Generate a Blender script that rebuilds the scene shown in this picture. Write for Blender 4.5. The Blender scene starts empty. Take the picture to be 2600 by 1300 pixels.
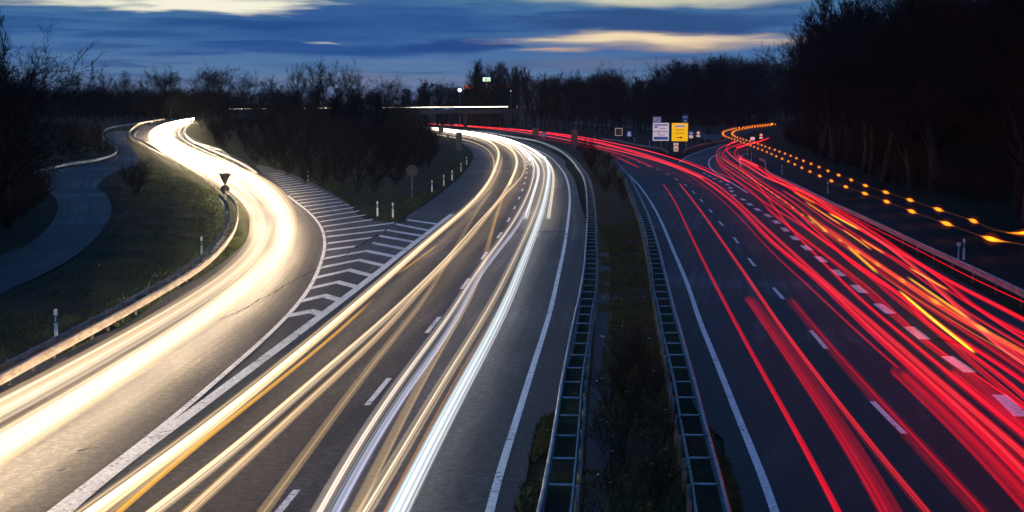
import bpy, math, random
import numpy as np
from mathutils import Vector, Matrix, noise
random.seed(7); np.random.seed(7)
SC = bpy.context.scene; COL = SC.collection
R = math.radians

# ------------------------------------------------------------------ camera
H = 7.5; F = 3700.0; PITCH = math.atan(375.0 / F)
cam = bpy.data.cameras.new('camera'); co = bpy.data.objects.new('camera', cam); COL.objects.link(co)
cam.sensor_width = 36; cam.lens = 36 * F / 2600; cam.clip_start = 0.5; cam.clip_end = 6000
co.location = (0, 0, H); co.rotation_euler = (math.pi / 2 - PITCH, 0, 0)
SC.camera = co
SC.render.resolution_x = 1024; SC.render.resolution_y = 512
SC.view_settings.view_transform = 'Standard'; SC.view_settings.look = 'None'
SC.view_settings.exposure = 0; SC.view_settings.gamma = 1
SC.render.engine = 'CYCLES'
SC.cycles.use_denoising = True
SC.cycles.transparent_max_bounces = 96
SC.cycles.max_bounces = 5; SC.cycles.diffuse_bounces = 2; SC.cycles.glossy_bounces = 3; SC.cycles.volume_bounces = 0
SC.cycles.sample_clamp_indirect = 3.0
SC.cycles.caustics_reflective = False; SC.cycles.caustics_refractive = False

# ------------------------------------------------------------------ node helper
class N:
    def __init__(s, tree): s.t = tree; s.n = tree.nodes; s.l = tree.links
    def new(s, typ, **kw):
        n = s.n.new(typ)
        for k, v in kw.items():
            if k.startswith('_'): n.inputs[int(k[1:])].default_value = v
            else: setattr(n, k, v)
        return n
    def put(s, sock, v):
        if hasattr(v, 'links') or hasattr(v, 'is_linked'): s.l.new(v, sock)
        else: sock.default_value = v
    def math(s, op, a, b=0.0, c=None, clamp=False):
        n = s.n.new('ShaderNodeMath'); n.operation = op; n.use_clamp = clamp
        s.put(n.inputs[0], a); s.put(n.inputs[1], b)
        if c is not None: s.put(n.inputs[2], c)
        return n.outputs[0]
    def sstep(s, v, a, b, lo=0.0, hi=1.0):
        n = s.n.new('ShaderNodeMapRange'); n.interpolation_type = 'SMOOTHSTEP'
        s.put(n.inputs[0], v)
        for i, x in zip((1, 2, 3, 4), (a, b, lo, hi)): s.put(n.inputs[i], x)
        return n.outputs[0]
    def lin(s, v, a, b, lo=0.0, hi=1.0):
        n = s.n.new('ShaderNodeMapRange'); s.put(n.inputs[0], v)
        for i, x in zip((1, 2, 3, 4), (a, b, lo, hi)): s.put(n.inputs[i], x)
        return n.outputs[0]
    def mix(s, f, a, b, blend='MIX'):
        n = s.n.new('ShaderNodeMix'); n.data_type = 'RGBA'; n.blend_type = blend
        s.put(n.inputs[0], f); s.put(n.inputs[6], a if not isinstance(a, tuple) else (*a[:3], 1)); s.put(n.inputs[7], b if not isinstance(b, tuple) else (*b[:3], 1))
        return n.outputs[2]
    def noise(s, vec, scale, detail=3.0, rough=0.5, dist=0.0):
        n = s.n.new('ShaderNodeTexNoise'); s.put(n.inputs['Vector'], vec)
        n.inputs['Scale'].default_value = scale; n.inputs['Detail'].default_value = detail
        n.inputs['Roughness'].default_value = rough; n.inputs['Distortion'].default_value = dist
        return n.outputs['Fac']
    def comb(s, x, y, z=0.0):
        n = s.n.new('ShaderNodeCombineXYZ')
        for i, v in enumerate((x, y, z)): s.put(n.inputs[i], v)
        return n.outputs[0]

def srgb(r, g, b):
    f = lambda c: (c / 12.92 if c <= .04045 else ((c + .055) / 1.055) ** 2.4)
    return (f(r / 255), f(g / 255), f(b / 255), 1)

# ------------------------------------------------------------------ world: dusk sky with drifting cloud sheets
w = bpy.data.worlds.new('World'); SC.world = w; w.use_nodes = True
n = N(w.node_tree); n.n.clear()
tc = n.new('ShaderNodeTexCoord'); sep = n.new('ShaderNodeSeparateXYZ'); n.l.new(tc.outputs['Generated'], sep.inputs[0])
X, Y, Z = sep.outputs
az = n.math('ARCTAN2', X, Y)                      # radians, 0 = straight ahead
el = n.math('ARCSINE', n.math('MAXIMUM', Z, -0.999))
# long thin streaks, the clouds are smeared by the wind
st = n.comb(n.math('MULTIPLY', az, 5.0), n.math('MULTIPLY', el, 42.0))
nz = n.noise(st, 1.0, 4.0, 0.5, 0.6)
nzf = n.noise(n.comb(n.math('MULTIPLY', az, 14.0), n.math('MULTIPLY', el, 190.0)), 1.0, 4.0, 0.55, 0.4)
wob = n.math('SUBTRACT', nz, 0.5); wobf = n.math('SUBTRACT', nzf, 0.5)
nq = n.noise(n.comb(n.math('MULTIPLY', az, 11.0), n.math('MULTIPLY', el, 60.0)), 1.0, 3.0, 0.5, 0.3)
elq = n.math('ADD', el, n.math('MULTIPLY', n.math('SUBTRACT', nq, .5), .016))
elw = n.math('ADD', el, n.math('MULTIPLY', wob, 0.010))
ramp = n.new('ShaderNodeValToRGB'); cr = ramp.color_ramp
stops = [(0.0, srgb(116, 114, 140)), (0.012, srgb(112, 124, 158)), (0.024, srgb(96, 128, 168)), (0.036, srgb(72, 112, 166)),
         (0.052, srgb(54, 99, 158)), (0.066, srgb(54, 104, 156)), (0.075, srgb(72, 122, 158)), (0.12, srgb(64, 112, 160)), (0.35, srgb(58, 112, 180)), (1.0, srgb(58, 114, 188))]
while len(cr.elements) < len(stops): cr.elements.new(0.5)
for e, (p, c) in zip(cr.elements, stops): e.position = p; e.color = c
n.put(ramp.inputs[0], n.math('DIVIDE', elw, 1.0))
col = ramp.outputs[0]
def UA(u): return math.atan((u - 1300) / F / 0.995)
def VE(v): return (275 - v) / 3738.0
def blob(u, v, hw, hh, soft=0.75, amp=0.5, fine=0.25):
    a = n.math('DIVIDE', n.math('SUBTRACT', az, UA(u)), hw / F); e = n.math('DIVIDE', n.math('SUBTRACT', elq, VE(v)), hh / F)
    d = n.math('SQRT', n.math('ADD', n.math('MULTIPLY', a, a), n.math('MULTIPLY', e, e)))
    d = n.math('ADD', d, n.math('ADD', n.math('MULTIPLY', wob, amp * 2), n.math('MULTIPLY', wobf, fine * 2)))
    return n.sstep(d, 1.0, 1.0 - soft)
def over(mask, c, amt=1.0):
    global col
    col = n.mix(n.math('MULTIPLY', mask, amt), col, c)
over(n.sstep(nzf, 0.38, 0.68), srgb(86, 126, 166), 0.5)
over(n.sstep(nzf, 0.52, 0.34), srgb(36, 74, 128), 0.5)
over(blob(900, 60, 620, 85, .7), srgb(40, 84, 148), .75)
over(blob(620, 62, 380, 20, .8), srgb(34, 74, 136), .7)
over(blob(860, 125, 480, 24, .6), srgb(36, 78, 144), .75)
over(blob(1650, 58, 430, 38, .6, .3), srgb(44, 80, 132), .9)
over(blob(1150, 122, 180, 24, .5, .3), srgb(36, 74, 138), .9)
over(blob(1080, 160, 330, 10, .9, .3), srgb(100, 130, 172), .6)
over(blob(1020, 205, 560, 14, .9), srgb(132, 132, 160), .4)
over(blob(1550, 165, 420, 26, .8, .3), srgb(100, 112, 146), .7)
over(blob(1690, 104, 500, 30, .9, .3, .45), srgb(200, 176, 156), .95)
over(blob(1640, 99, 420, 18, .9, .2, .6), srgb(255, 230, 188), .95)
over(blob(1400, 128, 150, 12, .9, .3, .5), srgb(206, 172, 156), .85)
over(blob(1290, 118, 60, 8, .7, .2, .3), srgb(40, 74, 132), .8)
over(blob(430, 12, 520, 38, .7, .4, .7), srgb(172, 180, 172), .95)
over(blob(480, 17, 440, 30, .8, .4, 1.1), srgb(255, 250, 226), 1.0)
over(blob(100, 4, 260, 24, .9), srgb(128, 152, 166), .9)
over(blob(1680, -2, 460, 34, .7, .3), srgb(184, 188, 174), .95)
over(blob(1600, 0, 340, 20, .9, .3), srgb(222, 218, 190), .7)
over(blob(830, 106, 60, 6, .9, .3), srgb(184, 192, 190), .8)
over(blob(850, 20, 80, 7, .9, .3), srgb(150, 172, 182), .7)
sky = n.new('ShaderNodeTexSky', sky_type='NISHITA', sun_disc=False, sun_elevation=R(-2.0), sun_rotation=R(150), altitude=100, air_density=1.0, dust_density=1.0, ozone_density=2.0)
bg1 = n.new('ShaderNodeBackground'); n.l.new(sky.outputs[0], bg1.inputs[0]); bg1.inputs[1].default_value = 0.10
bg2 = n.new('ShaderNodeBackground'); n.put(bg2.inputs[0], col); bg2.inputs[1].default_value = 0.97
add = n.new('ShaderNodeAddShader'); n.l.new(bg1.outputs[0], add.inputs[0]); n.l.new(bg2.outputs[0], add.inputs[1])
wo = n.new('ShaderNodeOutputWorld'); n.l.new(add.outputs[0], wo.inputs[0])
# the sun is below the horizon: only the last broad afterglow comes from behind the camera
sl = bpy.data.lights.new('afterglow', 'SUN'); sl.energy = 0.02; sl.angle = R(25); sl.color = (0.6, 0.78, 1.0)
so = bpy.data.objects.new('afterglow', sl); COL.objects.link(so); so.rotation_euler = (R(62), 0, R(-20))

# ------------------------------------------------------------------ ground height and pixel -> place
def ss(a, b, x):
    t = min(1.0, max(0.0, (x - a) / (b - a))); return t * t * (3 - 2 * t)
def hgt(x, y):
    if y < 1: y = 1.0
    r = x / y
    z = 4.5 * ss(150, 330, y) * ss(-.095, -.15, r)          # the left slip road climbs to a bridge
    z += 11 * ss(600, 760, y) * ss(.02, .12, r)                # wooded rise far right
    z += 5 * ss(700, 900, y)
    e = (27 + .24 * max(0, y - 60)) if y < 420 else 113 + .5 * (y - 420)
    z += 14 * ss(e + 5, e + 34, x)                             # wooded bank right
    el_ = -(26 + .30 * max(0, y - 70))
    z += 8 * ss(-el_ + 1, -el_ + 17, -x) * ss(30, 80, y)          # wooded bank left
    return z
CP, SP = math.cos(PITCH), math.sin(PITCH)
def ray(u, v):
    a = (u - 1300) / F; b = (650 - v) / F
    return Vector((a, CP + b * SP, -SP + b * CP))
def gp(u, v, dz=0.0):
    d = ray(u, v); t = 10.0; last = t
    while t < 4000:
        p = d * t
        if H + p.z - hgt(p.x, p.y) - dz <= 0: break
        last = t; t *= 1.02
    lo, hi = last, t
    for _ in range(30):
        m = (lo + hi) / 2; p = d * m
        if H + p.z - hgt(p.x, p.y) - dz <= 0: hi = m
        else: lo = m
    p = d * hi
    return Vector((p.x, p.y, H + p.z))
WIN = {'A1': (0, 0), 'A2': (650, 0), 'A3': (1300, 0), 'A4': (1950, 0), 'B1': (0, 400), 'B2': (650, 400), 'B3': (1300, 400), 'B4': (1950, 400),
       'C1': (0, 800), 'C2': (650, 800), 'C3': (1300, 800), 'C4': (1950, 800),
       'Z1': (1640, 280, 10.73), 'Z2': (1330, 300, 8.05), 'Z3': (1020, 180, 6.44), 'Z4': (1800, 290, 9.2), 'Z6': (320, 280, 7.576), 'S': (0, 0, 1)}
def P(s):
    """'B1 10,20 30,40 C1 ...' -> list of photograph points"""
    out = []; k = 'S'; sw = 0
    for tok in s.split():
        if ',' not in tok:
            if k != 'S' and tok != 'S' and k[0] in 'ABC' and tok[0] in 'ABC' and k[0] != tok[0] and len(out) > 1: sw = 1 if out[-1][1] > out[-2][1] else -1
            k = tok; continue
        x, y = map(float, tok.split(',')); q = WIN[k]; f = q[2] if len(q) > 2 else 2.575
        u, v = q[0] + x / f, q[1] + y / f
        if sw and (v - out[-1][1]) * sw < 6: continue      # the crops overlap: never step back
        sw = 0; out.append((u, v))
    return out
def W(s, dz=0.0):
    q = P(s) if isinstance(s, str) else s; w3 = [gp(u, v, dz) for u, v in q]
    if isinstance(s, str) and len(w3) > 1 and (q[0][0] < -20 or q[0][0] > 2620 or q[0][1] > 1310):   # carry on past the camera's view
        d = w3[0] - w3[1]; d.z = 0
        if d.length > 1e-3: w3.insert(0, w3[0] + d.normalized() * 14)
    return w3
def smooth(pts, step=1.0, grow=0.0):
    """Catmull-Rom (centripetal), resampled about every `step` metres (wider far away)"""
    if len(pts) == 2: dense = [pts[0].lerp(pts[1], i / 40) for i in range(41)]
    else:
        q = [pts[0] * 2 - pts[1]] + list(pts) + [pts[-1] * 2 - pts[-2]]
        dense = []
        for i in range(1, len(q) - 2):
            p0, p1, p2, p3 = q[i - 1:i + 3]
            t1 = max(1e-4, (p1 - p0).length) ** .5; t2 = t1 + max(1e-4, (p2 - p1).length) ** .5; t3 = t2 + max(1e-4, (p3 - p2).length) ** .5
            m = 14
            for j in range(m):
                t = t1 + (t2 - t1) * j / m
                a1 = p0 * ((t1 - t) / t1) + p1 * (t / t1); a2 = p1 * ((t2 - t) / (t2 - t1)) + p2 * ((t - t1) / (t2 - t1)); a3 = p2 * ((t3 - t) / (t3 - t2)) + p3 * ((t - t2) / (t3 - t2))
                b1 = a1 * ((t2 - t) / t2) + a2 * (t / t2); b2 = a2 * ((t3 - t) / (t3 - t1)) + a3 * ((t - t1) / (t3 - t1))
                dense.append(b1 * ((t2 - t) / (t2 - t1)) + b2 * ((t - t1) / (t2 - t1)))
        dense.append(pts[-1].copy())
    out = [dense[0]]; acc = 0.0
    for a, b in zip(dense, dense[1:]):
        L = (b - a).length
        if L < 1e-9: continue
        s = step * (1 + grow * max(0, a.y - 60) / 60)
        while acc + L >= s:
            a = a.lerp(b, (s - acc) / L); L = (b - a).length; acc = 0.0; out.append(a.copy())
            if L < 1e-9: break
        acc += L
    if (out[-1] - dense[-1]).length > step * .3: out.append(dense[-1])
    return out
def relax(p, n_):
    q = np.array([tuple(a) for a in p])
    for _ in range(n_):
        if len(q) > 4:
            q[1:-1] = q[1:-1] * .5 + (q[:-2] + q[2:]) * .25
    return [Vector(a) for a in q]
def length(p): return sum((b - a).length for a, b in zip(p, p[1:]))
def frac(p, k):
    """k+1 points at equal arc length"""
    cum = [0.0]
    for a, b in zip(p, p[1:]): cum.append(cum[-1] + (b - a).length)
    out = []; j = 0
    for i in range(k + 1):
        d = cum[-1] * i / k
        while j < len(p) - 2 and cum[j + 1] < d: j += 1
        L = cum[j + 1] - cum[j]
        out.append(p[j].lerp(p[j + 1], min(1, (d - cum[j]) / L if L > 0 else 0)))
    return out
def ground(p, dz=0.0): return Vector((p.x, p.y, hgt(p.x, p.y) + dz))
def side(p, off, dz=None):
    """path shifted sideways (positive = right of travel)"""
    out = []
    for i, q in enumerate(p):
        t = p[min(i + 1, len(p) - 1)] - p[max(i - 1, 0)]; t.z = 0; t.normalize()
        s = Vector((q.x + t.y * off, q.y - t.x * off, q.z))
        out.append(ground(s, dz) if dz is not None else s)
    return out

# ------------------------------------------------------------------ object helpers
def tag(o, label=None, cat=None, group=None, kind=None):
    if label: o['label'] = label
    if cat: o['category'] = cat
    if group: o['group'] = group
    if kind: o['kind'] = kind
    return o
def empty(name, loc, rz=0.0):
    o = bpy.data.objects.new(name, None); COL.objects.link(o); o.location = loc; o.rotation_euler.z = rz; o.empty_display_size = .2; return o
class MB:
    def __init__(s): s.v = []; s.f = []; s.c = []
    def quadstrip(s, rows, closed=False, cols=None):
        b = len(s.v); k = len(rows[0])
        for i, r in enumerate(rows):
            s.v += [tuple(p) for p in r]
            if cols: s.c += [cols[i]] * k
        for i in range(len(rows) - 1):
            for j in range(k if closed else k - 1):
                a = b + i * k + j; c = b + i * k + (j + 1) % k
                s.f.append((a, c, c + k, a + k))
    def cap(s, ring):
        b = len(s.v); s.v += [tuple(p) for p in ring]; s.f.append(tuple(range(b, b + len(ring))))
    def box(s, c, d, rz=0.0):
        b = len(s.v); ca, sa = math.cos(rz), math.sin(rz)
        for z in (-.5, .5):
            for x, y in ((-.5, -.5), (.5, -.5), (.5, .5), (-.5, .5)):
                px, py = x * d[0], y * d[1]
                s.v.append((c[0] + px * ca - py * sa, c[1] + px * sa + py * ca, c[2] + z * d[2]))
        for q in ((3, 2, 1, 0), (4, 5, 6, 7), (0, 1, 5, 4), (1, 2, 6, 5), (2, 3, 7, 6), (3, 0, 4, 7)): s.f.append(tuple(b + i for i in q))
    def tube(s, a, b_, r0, r1=None, k=8, caps=True):
        a = Vector(a); b_ = Vector(b_); r1 = r0 if r1 is None else r1
        d = (b_ - a).normalized(); u = d.orthogonal().normalized(); w_ = d.cross(u)
        ra = [a + (u * math.cos(t) + w_ * math.sin(t)) * r0 for t in [2 * math.pi * i / k for i in range(k)]]
        rb = [b_ + (u * math.cos(t) + w_ * math.sin(t)) * r1 for t in [2 * math.pi * i / k for i in range(k)]]
        s.quadstrip([ra, rb], True)
        if caps: s.cap(ra[::-1]); s.cap(rb)
    def prism(s, poly, y0, y1):
        """poly in xz, extruded along y"""
        a = [(x, y0, z) for x, z in poly]; b_ = [(x, y1, z) for x, z in poly]
        s.cap(a); s.cap(b_[::-1])
        b = len(s.v); k = len(poly); s.v += a + b_
        for i in range(k): j = (i + 1) % k; s.f.append((b + j, b + i, b + k + i, b + k + j))
    def build(s, name, mat, parent=None, smooth_=False, uv=None):
        me = bpy.data.meshes.new(name); me.from_pydata(s.v, [], s.f)
        if s.c:
            at = me.color_attributes.new('glow', 'FLOAT_COLOR', 'POINT'); at.data.foreach_set('color', np.array(s.c, dtype=np.float32).ravel())
        if smooth_: me.polygons.foreach_set('use_smooth', [True] * len(me.polygons))
        if uv is not None:
            l = me.uv_layers.new(name='UVMap'); idx = np.zeros(len(me.loops), dtype=np.int32); me.loops.foreach_get('vertex_index', idx)
            l.data.foreach_set('uv', np.array(uv, dtype=np.float32)[idx].ravel())
        me.materials.append(mat); me.update()
        o = bpy.data.objects.new(name, me); COL.objects.link(o)
        if parent: o.parent = parent
        return o

# ------------------------------------------------------------------ materials
def mat(name, c, rough=.6, metal=0.0, spec=.5):
    m = bpy.data.materials.new(name); m.use_nodes = True; b = m.node_tree.nodes['Principled BSDF']
    b.inputs['Base Color'].default_value = (*c[:3], 1); b.inputs['Roughness'].default_value = rough; b.inputs['Metallic'].default_value = metal
    b.inputs['Specular IOR Level'].default_value = spec
    return m
def worn(name, c1, c2, scale, rough=(.4, .7), metal=0.0, bump=0.0):
    m = mat(name, c1, metal=metal); k = N(m.node_tree); b = m.node_tree.nodes['Principled BSDF']
    g = k.new('ShaderNodeNewGeometry').outputs['Position']; f = k.noise(g, scale, 4, .6)
    n.put  # noqa
    k.put(b.inputs['Base Color'], k.mix(k.sstep(f, .35, .65), c1, c2)); k.put(b.inputs['Roughness'], k.lin(f, .3, .7, *rough))
    if bump:
        bn = k.new('ShaderNodeBump'); bn.inputs['Distance'].default_value = bump; k.put(bn.inputs['Height'], f); k.put(b.inputs['Normal'], bn.outputs[0])
    return m
def asphalt(name, base, wet=0.5):
    m = mat(name, base); k = N(m.node_tree); b = m.node_tree.nodes['Principled BSDF']
    g = k.new('ShaderNodeNewGeometry').outputs['Position']; uv = k.new('ShaderNodeUVMap').outputs[0]
    su = k.new('ShaderNodeSeparateXYZ'); k.put(su.inputs[0], uv)
    grain = k.noise(g, 13, 3, .85); mid = k.noise(g, .9, 4, .6); big = k.noise(g, .09, 3, .5)
    streak = k.noise(k.comb(k.math('MULTIPLY', su.outputs[0], 1.6), k.math('MULTIPLY', su.outputs[1], .02)), 1, 3, .5)
    v = k.math('MULTIPLY', k.sstep(grain, .36, .64, .4, 1.8), k.sstep(k.noise(g, 4.5, 4, .8), .38, .64, .5, 1.55))
    br = k.new('ShaderNodeTexBrick', offset=.37, squash=1.0); k.put(br.inputs['Vector'], uv)
    for nm_, val in (('Color1', (.78, .78, .78, 1)), ('Color2', (1.18, 1.18, 1.18, 1)), ('Mortar', (.55, .55, .55, 1)), ('Scale', 1.0), ('Mortar Size', .025), ('Mortar Smooth', .3), ('Brick Width', 3.9), ('Row Height', 17.0)): br.inputs[nm_].default_value = val
    v = k.math('MULTIPLY', v, k.lin(br.outputs['Color'], 0, 1, 0, 1))
    v = k.math('MULTIPLY', v, k.lin(mid, .3, .7, .94, 1.06)); v = k.math('MULTIPLY', v, k.lin(streak, .3, .7, .58, 1.4)); v = k.math('MULTIPLY', v, k.lin(big, .35, .65, .72, 1.25))
    # tar-sealed cracks
    vo = k.new('ShaderNodeTexVoronoi', feature='DISTANCE_TO_EDGE'); k.put(vo.inputs['Vector'], k.mix(.12, g, k.n.new('ShaderNodeTexNoise').outputs['Color'])); vo.inputs['Scale'].default_value = .075
    crack = k.math('MULTIPLY', k.sstep(vo.outputs['Distance'], .009, .004), k.sstep(k.noise(g, .11, 2), .47, .53))
    cc = k.mix(k.math('MULTIPLY', crack, 0.0), k.mix(1.0, base, k.comb(v, v, v), 'MULTIPLY'), (.008, .008, .009, 1))
    k.put(b.inputs['Base Color'], cc)
    wetm = k.sstep(k.math('ADD', k.math('MULTIPLY', streak, .4), k.math('MULTIPLY', big, .6)), .60 - wet * .15, .78 - wet * .15)
    k.put(b.inputs['Roughness'], k.math('SUBTRACT', k.lin(grain, .3, .7, .60, .78), k.math('MULTIPLY', wetm, .16 * (.4 + wet))))
    b.inputs['Specular IOR Level'].default_value = .32
    bn = k.new('ShaderNodeBump'); bn.inputs['Distance'].default_value = .006; bn.inputs['Strength'].default_value = .6
    k.put(bn.inputs['Height'], grain); k.put(b.inputs['Normal'], bn.outputs[0])
    return m
def earth():
    m = mat('earth_and_grass', (.05, .05, .03)); k = N(m.node_tree); b = m.node_tree.nodes['Principled BSDF']
    g = k.new('ShaderNodeNewGeometry').outputs['Position']
    a = k.noise(g, .22, 5, .6); f = k.noise(g, 5, 5, .7); s = k.noise(g, 26, 2, .7)
    c = k.mix(k.sstep(a, .42, .58), (.014, .011, .009, 1), (.017, .030, .007, 1))
    c = k.mix(k.sstep(f, .45, .7), c, (.028, .028, .013, 1)); c = k.mix(k.sstep(f, .42, .28), c, (.018, .016, .012, 1))
    c = k.mix(k.math('MULTIPLY', k.sstep(s, .64, .70), .5), c, (.22, .21, .19, 1))
    k.put(b.inputs['Base Color'], c); b.inputs['Roughness'].default_value = .95; b.inputs['Specular IOR Level'].default_value = .15
    bn = k.new('ShaderNodeBump'); bn.inputs['Distance'].default_value = .12; k.put(bn.inputs['Height'], k.math('ADD', f, k.math('MULTIPLY', s, .3))); k.put(b.inputs['Normal'], bn.outputs[0])
    return m
M = {}
M['road'] = asphalt('asphalt', (.050, .043, .038, 1), .4)
M['road2'] = asphalt('asphalt_dark', (.010, .0115, .015, 1), .7)
M['road3'] = asphalt('asphalt_black', (.008, .008, .009, 1), .2); M['road3'].node_tree.nodes['Principled BSDF'].inputs['Specular IOR Level'].default_value = .12  # near-black base colour with weak specular
M['lane'] = asphalt('asphalt_lane', (.010, .014, .018, 1), .8)
M['gravel'] = asphalt('gravel', (.018, .020, .021, 1), .3)
M['earth'] = earth()
M['paint'] = worn('road_paint', (.84, .82, .78, 1), (.55, .54, .52, 1), 9, (.45, .6))
k_ = N(M['paint'].node_tree); pb_ = M['paint'].node_tree.nodes['Principled BSDF']; src_ = pb_.inputs['Base Color'].links[0].from_socket
gp_ = k_.new('ShaderNodeNewGeometry').outputs['Position']
k_.put(pb_.inputs['Base Color'], k_.mix(k_.sstep(k_.math('ADD', k_.math('MULTIPLY', k_.noise(gp_, 7, 5, .8), .7), k_.math('MULTIPLY', k_.noise(gp_, .5, 2), .3)), .46, .40), src_, (.09, .085, .08, 1)))
M['steel'] = worn('galvanised_steel', (.36, .38, .40, 1), (.22, .24, .26, 1), 3, (.3, .5), .75)
M['steel_dull'] = worn('weathered_steel', (.26, .26, .26, 1), (.14, .13, .12, 1), 3, (.45, .65), .55)
M['conc'] = worn('concrete', (.07, .065, .06, 1), (.04, .04, .04, 1), 1.2, (.7, .9))
M['bark'] = worn('bark', (.011, .010, .010, 1), (.007, .006, .006, 1), 6, (.8, .95))
M['twig'] = mat('twigs', (.008, .008, .009), .9, 0, .2)
M['bushtwig'] = mat('bush_twigs', (.013, .011, .010), .9, 0, .2)
M['white'] = mat('white_plastic', (.78, .78, .76), .45)
M['black'] = mat('black_plastic', (.02, .02, .02), .5)
M['reflector'] = mat('amber_reflector', (.8, .35, .05), .2)
M['sign_back'] = mat('sign_back_grey', (.12, .10, .085), .6, .2)
M['rail_grey'] = worn('dull_zinc_steel', (.40, .35, .32, 1), (.28, .25, .23, 1), 2, (.45, .7), .1)
M['rail_brown'] = worn('brown_steel', (.34, .27, .21, 1), (.22, .17, .13, 1), 2, (.5, .7), .1)  # mottled brown base colour, barely metallic
M['red'] = mat('sign_red', (.55, .02, .02), .45); M['signwhite'] = mat('sign_white', (.75, .72, .70), .45)
M['blue'] = mat('sign_blue', (.02, .10, .38), .4); M['yellow'] = mat('sign_yellow', (.85, .50, .02), .4)
M['inkblack'] = mat('sign_black', (.02, .018, .015), .5)
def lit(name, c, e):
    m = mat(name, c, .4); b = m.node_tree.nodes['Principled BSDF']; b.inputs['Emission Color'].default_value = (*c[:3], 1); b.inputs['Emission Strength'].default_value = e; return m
def light_mat(name, beam, soft=1.2, sample='FRONT_BACK', lim=(.075, -.01)):
    """light left along the road by passing lamps; head lamps throw most of it below the horizontal cut-off"""
    m = bpy.data.materials.new(name); m.use_nodes = True; k = N(m.node_tree); k.n.clear()
    at = k.new('ShaderNodeAttribute', attribute_name='glow'); geo = k.new('ShaderNodeNewGeometry')
    sp_ = k.new('ShaderNodeSeparateXYZ'); k.put(sp_.inputs[0], geo.outputs['Incoming'])
    lw = k.new('ShaderNodeLayerWeight'); lw.inputs[0].default_value = .5
    fac = k.math('POWER', k.math('SUBTRACT', 1.0, lw.outputs['Facing']), soft)
    s = k.math('MULTIPLY', fac, k.sstep(sp_.outputs[2], lim[0], lim[1], 1.0, beam))
    s = k.math('MULTIPLY', s, at.outputs['Alpha'])
    em = k.new('ShaderNodeEmission'); k.put(em.inputs[0], at.outputs['Color']); k.put(em.inputs[1], s)
    tr = k.new('ShaderNodeBsdfTransparent'); ad = k.new('ShaderNodeAddShader')
    k.l.new(em.outputs[0], ad.inputs[0]); k.l.new(tr.outputs[0], ad.inputs[1])
    o = k.new('ShaderNodeOutputMaterial'); k.l.new(ad.outputs[0], o.inputs[0])
    m.cycles.emission_sampling = sample
    return m
M['head'] = light_mat('headlight_glow', 1.6, .6)
M['head_ramp'] = light_mat('headlight_glow_slip_road', 8.5, .7)
M['tail'] = light_mat('taillight_glow', .3, .7, lim=(0.0, -.09))
M['halo'] = light_mat('halo_glow', 1.0, 3.0, 'NONE')
M['fine'] = light_mat('fine_glow', .5, .8, 'NONE', lim=(0.0, -.09))

# ------------------------------------------------------------------ terrain
def terrain():
    ys = [-60, -30, -10, 0]; y = 6.0
    while y < 3200: ys.append(y); y *= 1.022; 
    xs = list(np.linspace(-.95, .95, 230)); mb = MB(); rows = []
    for y in ys:
        sc = 24 + .75 * max(0, y); row = []
        for a in xs:
            x = a * sc; z = hgt(x, y) - .06 + (.05 * noise.noise(Vector((x * .35, y * .35, 0))) if y < 300 else 0)
            row.append((x, y, z))
        rows.append(row)
    mb.quadstrip(rows)
    o = mb.build('ground', M['earth'], smooth_=True); tag(o, kind='structure')
terrain()

# ------------------------------------------------------------------ roads
def strip(name, L, Rr, m, dz, nn=160, cols=10, kind='structure'):
    L = frac(smooth(W(L)) if isinstance(L, str) else L, nn); Rr = frac(smooth(W(Rr)) if isinstance(Rr, str) else Rr, nn)
    rows = []; uv = []; s = 0.0
    for i, (a, b) in enumerate(zip(L, Rr)):
        if i: s += ((L[i] - L[i - 1]).length + (Rr[i] - Rr[i - 1]).length) / 2
        wd = (b - a).length
        rows.append([ground(a.lerp(b, j / cols), dz) for j in range(cols + 1)]); uv += [(wd * (1 - j / cols), s) for j in range(cols + 1)]
    mb = MB(); mb.quadstrip(rows); o = mb.build(name, m, smooth_=True, uv=uv); tag(o, kind=kind); return o

# left slip road: stations of matching left / right edges
rampL = 'S -330,1240 -180,1145 C1 0,430 500,190 B1 440,1280 760,1120 1100,900 1450,690 1600,550 1632,450 1630,390 1590,310 1500,225 A1 1440,1230 1250,1110 1100,1030 1000,985 900,930 870,885 890,850 960,810 1060,785 1200,768'
rampR = 'S -40,1420 C1 360,1287 870,870 1400,430 B2 0,1240 200,1048 320,905 385,795 425,700 448,612 452,540 430,457 385,396 335,347 255,285 150,200 60,120 A2 0,1120 A1 1560,1030 1350,960 1230,900 1180,860 1200,835 1262,805'
strip('road', rampL, rampR, M['road'], 0.0, 260, 12)
thick = 'S 60,1390 144,1300 233,1227 349,1149 427,1095 559,994 621,947 B2 100,1287 250,1165 420,1042 545,946 655,862 755,787 838,719 910,659 978,608 1035,560 1090,520 1135,485 1190,442 1280,372'
mainL = 'S 40,1400 144,1300 233,1227 349,1149 427,1095 559,994 621,947 B2 100,1287 420,1042 655,862 838,719 978,608 B2 1000,480 980,395 1120,300 1250,200 1350,110 1410,30 A2 1422,1020 1395,975 1340,930 1280,900 1180,878 1100,858 1040,838'
mainR = 'C3 20,1380 40,1287 110,1000 180,680 300,620 345,400 B3 400,1280 450,950 478,650 486,430 460,340 440,270 425,190 395,115 350,55 A3 400,1110 350,1055 280,1005 200,962 100,925 0,893 A2 1550,866 1400,846 1250,832 1080,818'
strip('road', mainL, mainR, M['road'], 0.006, 260, 12)
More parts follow.
